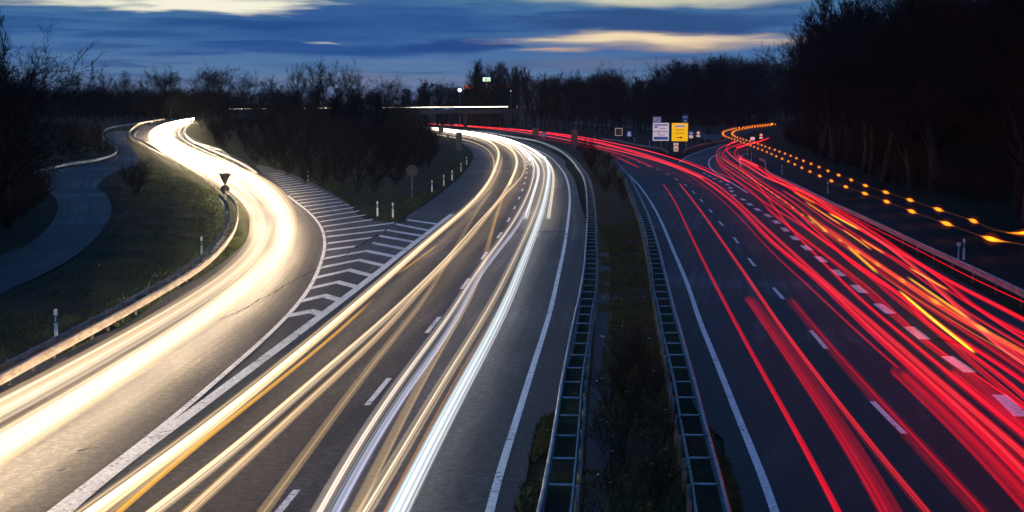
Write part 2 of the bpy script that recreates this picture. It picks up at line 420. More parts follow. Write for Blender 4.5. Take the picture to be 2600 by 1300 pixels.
# hatched nose between the two
strip('road', 'C1 870,885 1050,750 1400,435 B2 200,1048 320,905 425,700 452,540 430,457 385,396 335,347 255,285 150,200 60,120 0,60', 'C1 880,915 1100,765 1440,505 B2 420,1042 655,862 910,659 1035,560 1135,485 1000,420 900,425 740,408 590,290 420,190 250,112 100,65 20,45', M['road'], -.004, 160, 12)
rL = 'C3 1520,1380 1500,1287 1385,900 1350,735 1240,690 1150,320 1075,0 B3 1010,780 905,400 800,170 730,90 A3 660,1030 580,985 480,950 300,915 100,885 A3 -150,862 A2 1400,838'
rR = 'C4 1600,1400 1674,1287 C4 1674,640 B4 1230,1190 1068,1190 838,1020 658,888 518,782 400,693 295,613 205,542 130,478 62,418 A3 1620,1250 1420,1205 1240,1120 1090,1062 1000,1022 900,985 750,950 600,920 400,885 200,858 0,836 A2 1500,822 1300,812'
strip('road', rL, rR, M['road2'], 0.0, 260, 12)
slipL = 'S 2900,1420 C4 1800,780 C4 1674,640 B4 1230,1190 1068,1190 838,1020 658,888 518,782 400,693 295,613 205,542 130,478 62,418 A3 1620,1250 1450,1195 1320,1115 1285,1065 1300,1030 1345,1005 1420,960 1500,938 1580,925'
slipR = 'S 3150,1180 B4 2200,1400 1674,1060 1400,885 1200,775 1000,668 800,565 600,458 400,345 200,240 A4 0,1150 Z4 1300,1230 1000,1130 800,1020 730,960 800,900 900,850 1100,800 1350,770'
strip('road', slipL, slipR, M['road2'], 0.006, 220, 12)
strip('road', 'A3 1640,1262 1500,1190 1340,1120 1285,1065 1300,1030 1345,1005 1390,975', 'A3 1600,1262 1420,1205 1240,1120 1100,1065 1150,1022 1220,990 1400,935', M['road2'], -.004, 60, 8)
# service lane on the left
strip('lane', 'S -260,760 B1 0,640 150,585 270,500 360,390 378,300 330,235 255,190 A1 300,1125 520,1085 690,1050 775,1000 750,940 700,905 690,880 740,855',
      'S -300,930 B1 0,895 330,740 560,590 690,440 727,340 685,235 640,200 A1 690,1160 800,1105 880,1080 905,1040 870,970 835,920 830,880 850,855', M['lane'], 0.004, 160, 8)
# far road sweeping up behind the signs
strip('gravel_strip', 'C3 470,1287 500,600 530,300 545,0 B3 560,900 560,640 560,480', 'C3 640,1287 640,600 650,300 650,0 B3 640,900 640,640 600,480', M['gravel'], -.03, 120, 4)
strip('far_road', 'Z2 200,45 480,45 1000,90 1800,150 2576,210 S 1700,331 1770,338 1840,350', 'Z2 200,70 480,78 1000,125 1800,190 2576,260 S 1700,342 1760,352 1815,362', M['lane'], .25, 80, 3)

# ------------------------------------------------------------------ painted lines
def line(name, pts, wd, dz=.014, m='paint', step=1.0):
    c = relax(smooth(W(pts) if isinstance(pts, str) else pts, step, .5), 25)
    a = side(c, -wd / 2, dz); b = side(c, wd / 2, dz); mb = MB(); mb.quadstrip([[p, q] for p, q in zip(a, b)])
    o = mb.build(name, M[m]); tag(o, kind='structure'); return o
line('edge_line', thick, .34, .018)
line('edge_line', 'S -35,1430 144,1290 C1 870,880 1050,760 1400,440 B2 0,1240 200,1048 320,905 385,795 422,700 448,612 452,540 430,457 385,396 335,347 250,285 210,250', .17, .016)
line('edge_line', 'C2 1490,1400 1510,1287 C3 -60,960 0,790 120,390 245,0 B3 300,780 340,600 368,400 378,300 373,200 350,120 310,60 A3 365,1140 310,1075 240,1020 170,985 90,955', .17)
line('edge_line', 'S 1640,1330 A3 0,0 B3 0,0'.replace('A3 0,0 B3 0,0', '1310,700'), .01) if False else None
line('edge_line', 'C4 90,1400 60,1287 0,1105 C3 1560,880 1440,570 1330,290 1210,0 B3 1250,1080 1180,920 1120,760 1050,600 990,450 930,330 880,250 820,170 760,110', .17)
line('edge_line', 'A3 1090,1065 1130,1030 1200,1000 1300,965 1385,942', .17)
line('edge_line', 'A3 1345,1010 1300,1030 1285,1070 1300,1105 1360,1150 1450,1205 1540,1262', .20)
line('edge_line', 'Z4 860,915 780,960 720,1030 720,1120 760,1230', .15)
line('edge_line', 'Z6 240,395 170,430 150,500 180,560 400,690 700,850 1000,980 1400,1180', .14)
def crack(pts, wd=.05, seed=1):
    rn = random.Random(seed); c = smooth(W(pts), .35); o = 0.0; a = []; b = []
    for i, p in enumerate(c):
        o = o * .9 + rn.uniform(-.06, .06); t = c[min(i + 1, len(c) - 1)] - c[max(i - 1, 0)]; t.z = 0; t.normalize(); w_ = wd * rn.uniform(.3, 1.5)
        a.append(ground(Vector((p.x + t.y * (o - w_), p.y - t.x * (o - w_), 0)), .0125)); b.append(ground(Vector((p.x + t.y * (o + w_), p.y - t.x * (o + w_), 0)), .0125))
    cmb.quadstrip([[p, q] for p, q in zip(a, b)])
cmb = MB()
for i, (p_, w_) in enumerate([('B1 1430,1060 1520,1022 1640,955 B2 0,930 120,880 250,800 330,750 400,710', .022), ('B2 440,680 560,650 640,600 750,530 800,500', .03), ('C1 500,890 570,875 650,868', .03), ('C1 380,1025 440,1008', .02),
        ('B3 -60,492 100,488 300,486 375,484', .10), ('B3 90,272 250,268 440,264', .10), ('B2 1150,292 1270,286 1390,283', .12), ('B3 820,230 1000,236 1180,232 1300,222', .08), ('B4 430,855 600,858 700,860', .03)]): crack(p_, w_, i)
tag(cmb.build('tar_seams', mat('tar', (.004, .004, .004), 1.0, 0, 0.0)), kind='structure')
dmb = MB()
def dashes(pts, period, dash, wd, phase, s1=1e9, dz=.014):
    c = smooth(W(pts), .25); cum = 0.0; seg = []; keep = []
    for a, b in zip(c, c[1:]):
        cum += (b - a).length
        if cum > s1: break
        if ((cum - phase) % period) < dash: seg.append(a)
        elif len(seg) > 2: keep.append(seg); seg = []
    for sg in keep:
        a = side(sg, -wd / 2, dz); b = side(sg, wd / 2, dz); dmb.quadstrip([[p, q] for p, q in zip(a, b)])
dashes('S 670,1347 745,1256 987,963 1114,808 1192,706 1229,650 1276,586 1308,525 1327,480 1337,440 1335,405 1320,380', 12, 4, .15, 1.2)
dashes('S 2380,1183 2215,1020.6 2060,842 1963.6,731 1901,657 1862,602 1826,563 1797,527 1771.8,500 1748.5,476.5 1722,458 1697,443.5 1677,433.8 1628,415 1600,404', 12, 4, .15, 3.1)
dashes('S 2640,1105 2521,990.3 2396,899 2301,826 2223,768 2165,722 2117,684.6 2077,653 2038.5,623 2007.5,596 1981,573 1956,551.5 1924,533 1903,519 1885,506 1865,496.5 1849.5,471 1832,462 1815,454 1797,445 1781.6,437', 6, 3, .38, 4.1)
tag(dmb.build('lane_dashes', M['paint']), kind='structure')
hmb = MB()
HATCH = [('205,1048', '345,1020', '420,1040'), ('290,950', '435,915', '545,948'), ('350,865', '525,825', '655,860'), ('385,795', '600,745', '755,785'), ('420,728', '665,678', '838,718'),
         ('440,668', '715,618', '910,658'), ('450,612', '640,588'), ('755,565', '978,608'), ('460,568', '755,530'), ('800,518', '1035,560'), ('455,525', '835,480'), ('850,480', '1090,520'),
         ('445,490', '900,432'), ('910,440', '1135,485'), ('430,457', '755,410'), ('985,412', '1190,442'), ('410,425', '710,380'), ('385,396', '670,353'), ('360,370', '635,330'), ('335,347', '600,310'),
         ('300,325', '560,292'), ('275,303', '530,272'), ('255,285', '495,255'), ('235,262', '460,238'), ('215,243', '430,222'), ('195,228', '400,208'), ('180,214', '370,195'), ('160,200', '340,182'),
         ('150,185', '310,168'), ('140,172', '280,155'), ('125,158', '250,143'), ('115,148', '230,133'), ('100,136', '200,122'), ('88,124', '175,112'), ('75,112', '150,102')]
for i, h_ in enumerate(HATCH):
    p = W('B2 ' + ' '.join(h_)); wd = .42 if i < 6 else .34
    # bars drawn with one forward depth so that they meet in a clean mitre
    q = [Vector((a.x, a.y + 1.15, 0)) for a in p]
    hmb.quadstrip([[ground(a, .010), ground(b, .010)] for a, b in zip(p, q)])
tag(hmb.build('hatch_marking', M['paint']), kind='structure')

# ------------------------------------------------------------------ guard rails
BEAM = [(0, .44), (.045, .46), (.075, .49), (.075, .53), (.0, .57), (.0, .62), (.075, .66), (.075, .70), (.045, .73), (0, .75)]
def beam(path, sgn, off=0.0, prof=BEAM, wave=0.0):
    mb = MB(); rows = []
    for i, q in enumerate(path):
        t = path[min(i + 1, len(path) - 1)] - path[max(i - 1, 0)]; t.z = 0; t.normalize(); nx, ny = t.y, -t.x
        jx = wave * noise.noise(Vector((i * .13, off, 0)))
        rows.append([(q.x + nx * sgn * (o + off + jx), q.y + ny * sgn * (o + off + jx), hgt(q.x, q.y) + z) for o, z in prof])
    mb.quadstrip(rows); return mb
def guardrail(label, top, sgn, ladder=None, post=4.0, group=None, mt='steel', tall=0.0, mx=100):
    """path traced along the top of the beam; sgn = side its ribs face (+1 right of travel)"""
    c = smooth(W(top, .75), .5); c = [ground(p) for p in c]
    root = empty('guardrail', c[0]); inv = Matrix.Translation(-c[0]); tag(root, label, 'guardrail', group)
    def add_(mb, nm, m_): o = mb.build(nm, M[m_], root, True); o.data.transform(inv); return o
    cs = smooth(c, 1.0, .6)
    bm = beam(cs, sgn); o = add_(bm, 'beam', mt)
    sd = o.modifiers.new('thickness', 'SOLIDIFY'); sd.thickness = .004
    back = -ladder if ladder else -.09
    if ladder:
        add_(beam(cs, sgn, -ladder, [(0, .50), (.02, .50), (.02, .70), (0, .70)], .05), 'rear_beam', mt)
    d = 0.0; k = 0; step = post; nxt = 0.5
    for i in range(1, len(c)):
        d += (c[i] - c[i - 1]).length
        if d < nxt or k >= mx: continue
        nxt += step; k += 1; q = c[i]; t = (c[min(i + 1, len(c) - 1)] - c[i - 1]); t.z = 0; t.normalize(); nx, ny = t.y * sgn, -t.x * sgn; ang = math.atan2(t.y, t.x)
        mb = MB(); x, y, z = q.x - nx * .06, q.y - ny * .06, hgt(q.x, q.y)
        if ladder: x, y = q.x - nx * (ladder + .05), q.y - ny * (ladder + .05)
        mb.box((x, y, z + .30), (.055, .10, .78), ang); add_(mb, 'post', 'steel_dull')
        if ladder:
            mb = MB(); cx, cy = q.x - nx * (ladder / 2 - .01), q.y - ny * (ladder / 2 - .01)
            mb.box((cx, cy, z + .70), (.075, ladder - .03, .035), ang); add_(mb, 'spacer', mt)
    return root
guardrail('long weathered guardrail with rear beam between the left slip road and the grass bank', 'S -260,1040 -120,1000 C1 -100,430 0,380 360,190 B1 230,1287 600,1095 980,890 1300,700 1440,580 1530,450 1550,350 1525,275 1480,232', 1, .55, 2.0, mt='rail_brown')
guardrail('brown railing on the bridge of the left slip road, posts standing close together', 'A1 1470,1250 1440,1220 1350,1150 1250,1085 1150,1040 1050,985 950,930 870,890 845,860 870,830 930,800 1000,785 1080,775', 1, None, 2.0, mt='rail_brown')
guardrail('ladder-like guardrail on the left side of the grassy median', 'C3 130,1400 180,1287 250,950 300,650 330,450 370,230 415,0 B3 440,930 470,760 485,600 495,430 495,300 485,180 465,110 430,60 A3 440,1110 400,1050 330,990 250,950 150,915 0,890 A2 1550,868 1400,850', -1, .50, 2.0)
guardrail('ladder-like guardrail on the right side of the grassy median', 'C3 1460,1400 1410,1287 1350,1050 1260,720 1190,440 1130,220 1070,0 B3 1060,1000 1000,760 950,560 900,400 850,280 800,180 770,120 A3 715,1090 660,1030', 1, .50, 2.0)
guardrail('plain guardrail along the right edge of the road with the red light trails', 'S 2900,900 B4 1900,975 1674,865 1300,690 1000,555 700,413 400,278 200,180 0,85 Z4 1300,1060 1180,1015', -1, None, 4.0, mt='rail_grey')
guardrail('short guardrail under the square frame sign beside the far red trails', 'Z2 1570,405 1900,440 2190,505 2576,570 Z1 380,1005 600,1130', -1, None, 4.0)
guardrail('curved guardrail right of the chevron marker at the slip road nose', 'Z1 1020,1110 1100,1040 1400,940 1717,870 A3 1400,912', -1, None, 4.0)
guardrail('guardrail on the inside of the left slip road bend beside the dark thicket', 'Z6 1150,390 1120,420 1180,520 1320,600 1560,670 1800,740 1990,870', -1, None, 4.0)
guardrail('pale curved guardrail on the outside of the blue service lane', 'A1 205,1130 300,1095 450,1065 620,1040 730,1010 765,975 750,950 690,910 668,875 680,850 740,825 860,808 1000,787', 1, None, 4.0)

# ------------------------------------------------------------------ light trails (the lamps of the passing traffic)
ORD = ['first', 'second', 'third', 'fourth', 'fifth', 'sixth', 'seventh', 'eighth', 'ninth', 'tenth', 'eleventh', 'twelfth', 'thirteenth', 'fourteenth', 'fifteenth', 'sixteenth', 'seventeenth', 'eighteenth', 'nineteenth', 'twentieth']
WARM = (1.0, .64, .29); CREAM = (1.0, .74, .42); WHITE = (1.0, .88, .70); TAN = (1.0, .66, .30); ICE = (.84, .92, 1.0); AMBER = (1.0, .26, .01); YEL = (1.0, .46, .02)
RED = (1.0, .0, .010); ROSE = (1.0, .05, .05); DEEP = (.75, .0, .010)
def tube_rows(path, off, dz, ra, rb, k=8):
    rows = []
    for i, q in enumerate(path):
        t = path[min(i + 1, len(path) - 1)] - path[max(i - 1, 0)]; t.z = 0
        t = t.normalized() if t.length > 1e-6 else Vector((0, 1, 0)); nx, ny = t.y, -t.x
        a = ra[i] if isinstance(ra, list) else ra; b = rb[i] if isinstance(rb, list) else rb
        rows.append([(q.x + nx * (off + a * math.cos(w_)), q.y + ny * (off + a * math.cos(w_)), q.z + dz + b * math.sin(w_)) for w_ in [2 * math.pi * j / k for j in range(k)]])
    return rows
def trail(name, label, cat, group, pts, z, wd, c, s, strands=3, m='head', gain=0.0, fade=(0, 0), flat=.6, core=True, root=None, jit=.35, seed=None, sm=60):
    rnd = random.Random(seed if seed is not None else label); path = relax(smooth(W(pts, z) if isinstance(pts, str) else pts, 1.2, 1.2), sm)
    nn = len(path); mb = MB()
    def cols(col_, st):
        out = []; st = st * (.62 if m == 'head' else 1)
        for i, q in enumerate(path):
            f = st * (1 + gain * max(0, q.y - 50) / 100)
            if fade[0]: f *= min(1, (i + .3) / (fade[0] * nn))
            if fade[1]: f *= min(1, (nn - 1 - i + .3) / (fade[1] * nn))
            out.append((*col_, f))
        return out
    if core: mb.quadstrip(tube_rows(path, 0, 0, wd / 2, wd / 2 * flat), True, cols(c, s * (.62 if strands > 1 else 1)))
    if strands > 1: strands += 4
    for k in range(strands):
        o = rnd.uniform(-.42, .42) * wd; r = wd * rnd.uniform(.03, .12); f = rnd.uniform(.3, 1.7)
        cc = tuple(min(1, x * rnd.uniform(1 - jit * .3, 1 + jit * .3)) for x in c)
        if c is CREAM or c is WARM or c is WHITE: cc = rnd.choice([WHITE, CREAM, WARM, c, c, (.9, .93, 1.0) if rnd.random() < .35 else CREAM])
        if c is RED and rnd.random() < .25: cc = ROSE
        mb.quadstrip(tube_rows(path, o, rnd.uniform(-.3, .3) * wd * flat, r, r, 6), True, cols(cc, s * f))
    ob = mb.build(name, M[m], None, True); tag(ob, label, cat, group); return ob

# --- left slip road: positions between the inner and the outer border of the glowing band
RS = [((-330, 1165), (-300, 1375)), ((-200, 1108), (-160, 1283)), ((0, 1006), (60, 1150)), ((200, 903), (300, 986)), ((388, 802), (480, 862)), ((466, 756), (566, 804)), ((548, 706), (650, 735)), ((610, 652), (728, 655)), ((640, 602), (752, 596)),
      ((636, 552), (755, 545)), ((606, 511), (735, 497)), ((544, 466), (690, 458)), ((485, 430), (600, 422)), ((430, 400), (520, 390)), ((388, 377), (462, 370)), ((364, 354), (424, 351)), ((359, 338), (404, 336)), ((377, 319), (427, 319)), ((425, 306), (460, 309)), ((492, 300), (492, 304))]
WL = [gp(*a, .65) for a, b in RS]; WR = [gp(*b, .65) for a, b in RS]
def between(f, drift=0.0):
    return smooth([a.lerp(b, f + drift * math.sin(i * .9 + f * 9)) for i, (a, b) in enumerate(zip(WL, WR))], 1.2, 1.2)
FR = [.03, .09, .16, .22, .29, .35, .42, .60, .66, .73, .79, .86, .92, .98]
for i, f in enumerate(FR):
    last = i == len(FR) - 1
    c = [WARM, CREAM, CREAM, WARM, CREAM, WHITE, WARM, CREAM, WHITE, WHITE, CREAM, WHITE, CREAM, TAN][i]
    s = [.34, .5, .55, .5, .6, .5, .3, .5, .75, .8, .8, .7, .5, .35][i]
    pth = between(f, .012)
    trail('headlight_trail', f'{"broad" if s > .45 else "faint"} cream headlight trail on the left slip road, {ORD[i]} streak from the guardrail', 'light trail', 'headlight trails on the left slip road', pth, .65, .34 if s > .45 else .26, c, s * .23, 10, 'head_ramp', gain=1.7)
trail('headlight_trail', 'white trail ending in a downward hook near the nose of the hatched area', 'light trail', None, 'Z6 1280,225 1080,275 960,330 915,400 950,470 1100,570 1300,660 1700,800 2150,950 2350,1030 2450,1130 2500,1215', .65, .42, WHITE, 1.6, 2)
trail('headlight_trail', 'white trail beside the blinking amber trail on the left slip road', 'light trail', None, 'Z6 1200,235 1000,285 850,350 790,420 830,480 1000,590 1300,710 1700,850 2000,970 2160,1085', .65, .34, WHITE, 1.2, 2)
trail('headlight_trail', 'short white trail stub on the far left slip road bend', 'light trail', None, 'Z6 1100,240 900,310 780,370 750,430 770,490 810,530', .65, .34, WHITE, 1.6, 2)
bl = smooth(W('Z6 830,480 1000,590 1300,710 1700,850 2000,970 2150,1060', .85), .8)
def blinkers(name, label, path, every, ln, rad, c, s, thread, tw, m='fine', grow=0.0, group=None, phase=0.0):
    root = empty(name, path[0]); tag(root, label, 'light trail', group); inv = Matrix.Translation(-path[0])
    if thread:
        mb = MB(); pp = smooth(path, 1.5, 1.0); mb.quadstrip(tube_rows(pp, 0, 0, tw, tw, 6), True, [(*c, thread)] * len(pp)); o = mb.build('faint_streak', M[m], root, True); o.data.transform(inv)
    d = 0.0; nxt = phase; i = 0; cnt = 0
    cum = [0.0]
    for a, b in zip(path, path[1:]): cum.append(cum[-1] + (b - a).length)
    while nxt < cum[-1] - ln and cnt < 98:
        seg = [p for p, q in zip(path, cum) if nxt <= q <= nxt + ln]
        if len(seg) > 2:
            kk = len(seg); pr = [math.sin(math.pi * (j + .3) / (kk - .4)) for j in range(kk)]; rd = rad * (1 + max(0, seg[0].y - 120) / 450); rr = [rd * (.10 + .90 * a ** 2.2) for a in pr]
            mb = MB(); mb.quadstrip(tube_rows(seg, 0, 0, rr, rr, 8), True, [(*c, s * (.08 + .92 * a ** 3)) for a in pr])
            o = mb.build('amber_flash', M[m], root, True); o.data.transform(inv); cnt += 1
            mb = MB(); mb.quadstrip(tube_rows(seg, 0, 0, [r * 3 + .02 for r in rr], [r * 3 + .02 for r in rr], 12), True, [(1.0, .13, .0, s * .16 * a ** 2) for a in pr])
            h_ = mb.build('glow', M['halo'], o, True); h_.data.transform(inv)
        nxt += every
    return root
blinkers('indicator_trail', 'amber blinking trail along the left slip road in front of the thicket', bl, 9, 5, .16, YEL, 1.2, 0, 0, 'fine', phase=4)

# --- main carriageway coming towards the camera
def head(label, pts, wd, c, s, strands=3, gain=.9, **k): return trail('headlight_trail', label, 'light trail', 'headlight trails on the middle carriageway', pts, .65, wd, c, s, strands, gain=gain, **k)
far_a = ' 1440,925 1350,903 1180,880'
head('cream trail running closest to the hatched area, widest at the lower left', 'S 170,1345 253,1287 460,1142 600,1040 C2 30,420 360,190 B2 250,1270 560,1035 850,790 1100,560 1250,440 1400,310 1490,215 1560,90 1585,0 A2 1600,1000 1570,950 1500,905 1400,878 1250,860 1100,840', .48, CREAM, .62, 6)
head('thin cream trail following the inner edge of the far bend', 'A2 1440,1287 1530,1180 1562,1080 1535,990 1440,928 1350,905 1250,888 1180,880', .16, CREAM, .8, 1)
head('second cream streak beside the one closest to the hatched area', 'S 215,1345 285,1290 490,1142 C2 0,470 380,190 B2 330,1240 600,1010 870,780 1120,560 1280,430 1430,310 1520,215 1590,90 1610,0', .22, WARM, .35, 3)
trail('indicator_trail', 'orange trail along the lower edge of the leftmost middle trail, nearest the camera', 'light trail', None, 'S 215,1350 265,1300 C1 660,1287 1000,1040 1500,700 C2 100,480 450,190 580,80 B2 720,980 780,915', .72, .13, YEL, .9, 1, 'fine', fade=(0, .12))
trail('indicator_trail', 'short orange streak at mid distance beside the leftmost middle trail', 'light trail', None, 'B2 930,760 1000,725 1080,655 1180,575', .72, .11, YEL, .7, 1, 'fine', fade=(.2, .1))
head('pale double trail crossing the lower centre left of the tan streak', 'S 360,1330 415,1290 700,1080 C2 0,735 480,345 790,90 B2 640,1220 950,960 1180,740 1350,560 1440,440 1600,280 A2 1640,1230 1700,1120 A3 30,1110 45,1050 10,980 A2 1620,920 1480,888 1300,865 1150,845', .27, CREAM, .6, 4)
head('lower streak of the pale double trail, dark gap above it', 'S 420,1345 480,1290 700,1130 C2 60,780 500,420 850,120 B2 700,1190 1000,935 1230,710 1400,530 1500,400 1660,200 A3 60,1180 95,1100 80,1030 20,970 A2 1600,910 1450,882 1300,863', .27, WARM, .55, 4)
head('soft tan streak crossing under the pale double trail', 'S 640,1350 688,1288 C2 300,930 600,530 850,180 B2 980,1110 1150,850 1320,560 1430,370 1500,260 1535,225', .24, TAN, .36, 1, 0)
head('soft tan streak between the two bluish white trails', 'S 880,1350 912,1288 C2 900,750 1050,480 1180,250 1300,60 B2 1340,1050 1480,720 1530,520 1560,400 1600,280 1674,150', .23, TAN, .42, 1, .2)
trail('indicator_trail', 'short amber glow on the thin crossing streak at mid distance', 'light trail', None, 'B2 1490,640 1530,540 1560,430 1600,290 1660,180', .65, .15, YEL, .7, 1, 'fine', fade=(.3, .3))
head('pinkish white broad trail left of the violet striped trail', 'S 770,1350 800,1290 C2 600,900 850,540 1100,210 1290,0 B2 1340,890 1560,590 1674,440 B3 60,330 110,230 140,120 150,40 A3 145,1080 110,1010 40,950 A2 1600,900 1450,872', .30, (1.0, .82, .66), .62, 3)
head('violet striped trail beside the pinkish white one', 'S 820,1350 850,1290 C2 720,830 950,520 1180,230 1340,20 B2 1380,880 1600,590 B3 60,420 130,270 165,150 172,60 A3 165,1090 130,1020 60,960 0,925', .26, (.72, .76, 1.0), .42, 6)
head('white trail that stops short at mid distance left of the lane edge', 'B3 90,400 130,260 170,140 188,50 A3 178,1120 150,1050 90,985 0,940 A2 1550,890 1400,868 1250,852 1100,833', .28, WHITE, .9, 3)
head('cream broad trail left of the thin orange line', 'S 905,1350 945,1290 C2 960,860 1150,540 1350,230 1500,0 B3 0,690 100,480 160,340 205,180 215,60 A3 218,1120 195,1060 140,1000 60,955 A2 1600,903 1450,876', .30, CREAM, .62, 3)
trail('indicator_trail', 'thin orange line left of the ice white trail', 'light trail', None, 'S 950,1360 985,1295 C2 1000,950 1200,600 1400,260 1560,0', .6, .055, (1, .35, .04), .5, 0, 'fine', fade=(0, .2))
head('ice white broad trail nearest the right edge line', 'S 990,1350 1020,1290 C2 1080,960 1300,560 1480,250 1610,0 B3 0,880 100,620 170,440 225,250 245,100 240,20 A3 248,1120 225,1050 180,1000 90,950 A2 1640,903 1500,878 1300,855', .40, ICE, .60, 7)
head('white trail that ends abruptly close to the right edge line', 'B3 238,398 262,240 275,130 268,50 A3 268,1120 240,1060 190,1005 110,960 0,922 A2 1550,885 1400,863 1200,842 1080,828', .26, WHITE, 1.0, 3)
head('outermost white trail along the far bend beside the guardrail', 'B3 215,0 A3 210,1060 150,985 60,940 0,915 A2 1550,880 1400,858 1230,842 1060,825', .4, WHITE, 1.1, 3)
head('second outermost white trail along the far bend', 'B3 120,0 A3 125,1080 90,1000 20,955 A2 1600,905 1450,880 1300,860 1150,840', .34, WHITE, .9, 3)
head('yellowish white trail inside the far bend left of the dashes', 'B3 -20,180 20,90 40,20 A3 42,1060 20,1000 A2 1620,940 1500,900 1380,876 1230,858', .26, CREAM, .9, 2)

# --- right carriageway: tail lamps going away
def tail(label, pts, wd, c, s, strands=2, z=.8, **k): return trail('taillight_trail', label, 'light trail', 'taillight trails on the right carriageway', pts, z, wd, c, s, strands, m='tail', **{'gain': .6, **k})
tail('leftmost single bright red trail next to the left edge line', 'S 2160,1350 2136,1300 2078,1188 2028,1103 1950,971 1906,897 1844,773 1805,703 1766,621 1739,567 1712,505 1684,467', .13, RED, .8, 1, core=True)
tail('glowing skin of the leftmost single red trail', 'S 2160,1350 2136,1300 2078,1188 2028,1103 1950,971 1906,897 1844,773 1805,703 1766,621 1739,567 1712,505 1684,467', .045, ROSE, 1.2, 0) if False else None
tail('red trail right of the leftmost one, fading towards the camera', 'S 2400,1370 2338,1300 2241,1169 2144,1048 2066,944 1985,839 1950,784 1894,699 1836,617 1774,528 1725,466', .20, RED, .42, 4, fade=(.35, 0))
tail('broad deep red band starting abruptly beside the thin sparkling line', 'S 2320,1370 2288,1300 2183,1153 2057,977 1950,819 1904,758', .44, DEEP, .27, 4)
tail('broad blurred red band starting abruptly below the lane dashes', 'S 2560,1370 2494,1293 2377,1173 2280,1080 2183,971 2113,893 2051,815 2008,763', .36, DEEP, .22, 2)
tail('short red stub left of the far lane dashes', 'A3 825,1092 760,1060 680,1025 640,1005', .22, RED, .6, 1)
tail('second short red stub on the far lane dashes', 'A3 920,1092 860,1060 760,1020 650,985 550,965', .22, RED, .5, 1)
RM = [
 ('thin red trail on the left rim of the red bundle', 'C4 850,345 720,270 600,150 480,0 B4 400,960 200,780 0,600 B3 1500,395 1300,215 1150,105 A3 950,1045 800,1000 600,950', .09, RED, .6, 0),
 ('broad bright red trail in the left half of the red bundle', 'S 2700,1290 C4 1674,960 1300,640 1050,430 800,220 560,0 B4 400,850 200,690 0,540 B3 1520,350 1350,215 1150,80 A3 1000,1058 850,1010 700,965 500,920 300,882 100,855', .34, RED, .42, 6),
 ('red trail between the broad one and the block dashes', 'S 2700,1230 C4 1674,850 1250,570 1000,350 760,110 640,0 B4 650,1090 450,900 250,700 0,480 B3 1450,265 1250,115 A3 1090,1085 950,1032 800,985 600,935 400,895 200,865 0,843', .26, RED, .40, 4),
 ('red trail crossing the block dashes from the right', 'S 2700,1190 C4 1674,800 1200,400 960,180 700,0 B4 700,1060 560,900 400,720 250,580 100,410 0,270 A3 1600,1190 1500,1110', .22, RED, .45, 3),
 ('broad red band starting abruptly near the bottom right', 'S 2700,1350 C4 1674,1110 1350,800 1100,565 860,362', .5, RED, .22, 6),
 ('shorter red band starting abruptly between the block dashes', 'S 2700,1180 C4 1674,750 1400,540 1180,372', .42, DEEP, .22, 4),
 ('pale rose trail on the far stretch under the direction signs', 'A3 1250,1165 1060,1085 900,1035 700,985 560,955 400,922 250,892 100,868 0,852 A2 1550,838 1400,828 1200,812 1080,805', .28, ROSE, .5, 3),
 ('upper red trail on the far stretch under the direction signs', 'A3 1420,1190 1200,1080 1050,1030 900,985 700,942 500,902 300,870 100,850 0,843 A2 1500,832 1300,815', .24, RED, .7, 2),
 ('faint red trail on the far stretch right of the hedge', 'A3 700,1010 550,965 400,940 250,915 150,898', .25, RED, .25, 0),
 ('red trail under the block dashes', 'S 2750,1150 B4 1674,1500 C4 1250,420 1000,200 820,60 B4 900,1060 700,880 500,730 300,590 150,460 0,360 A3 1560,1220 1400,1150 1250,1090 1120,1045', .2, DEEP, .32, 3),
]
for a in RM: tail(a[0], a[1], a[2], a[3], a[4], a[5])
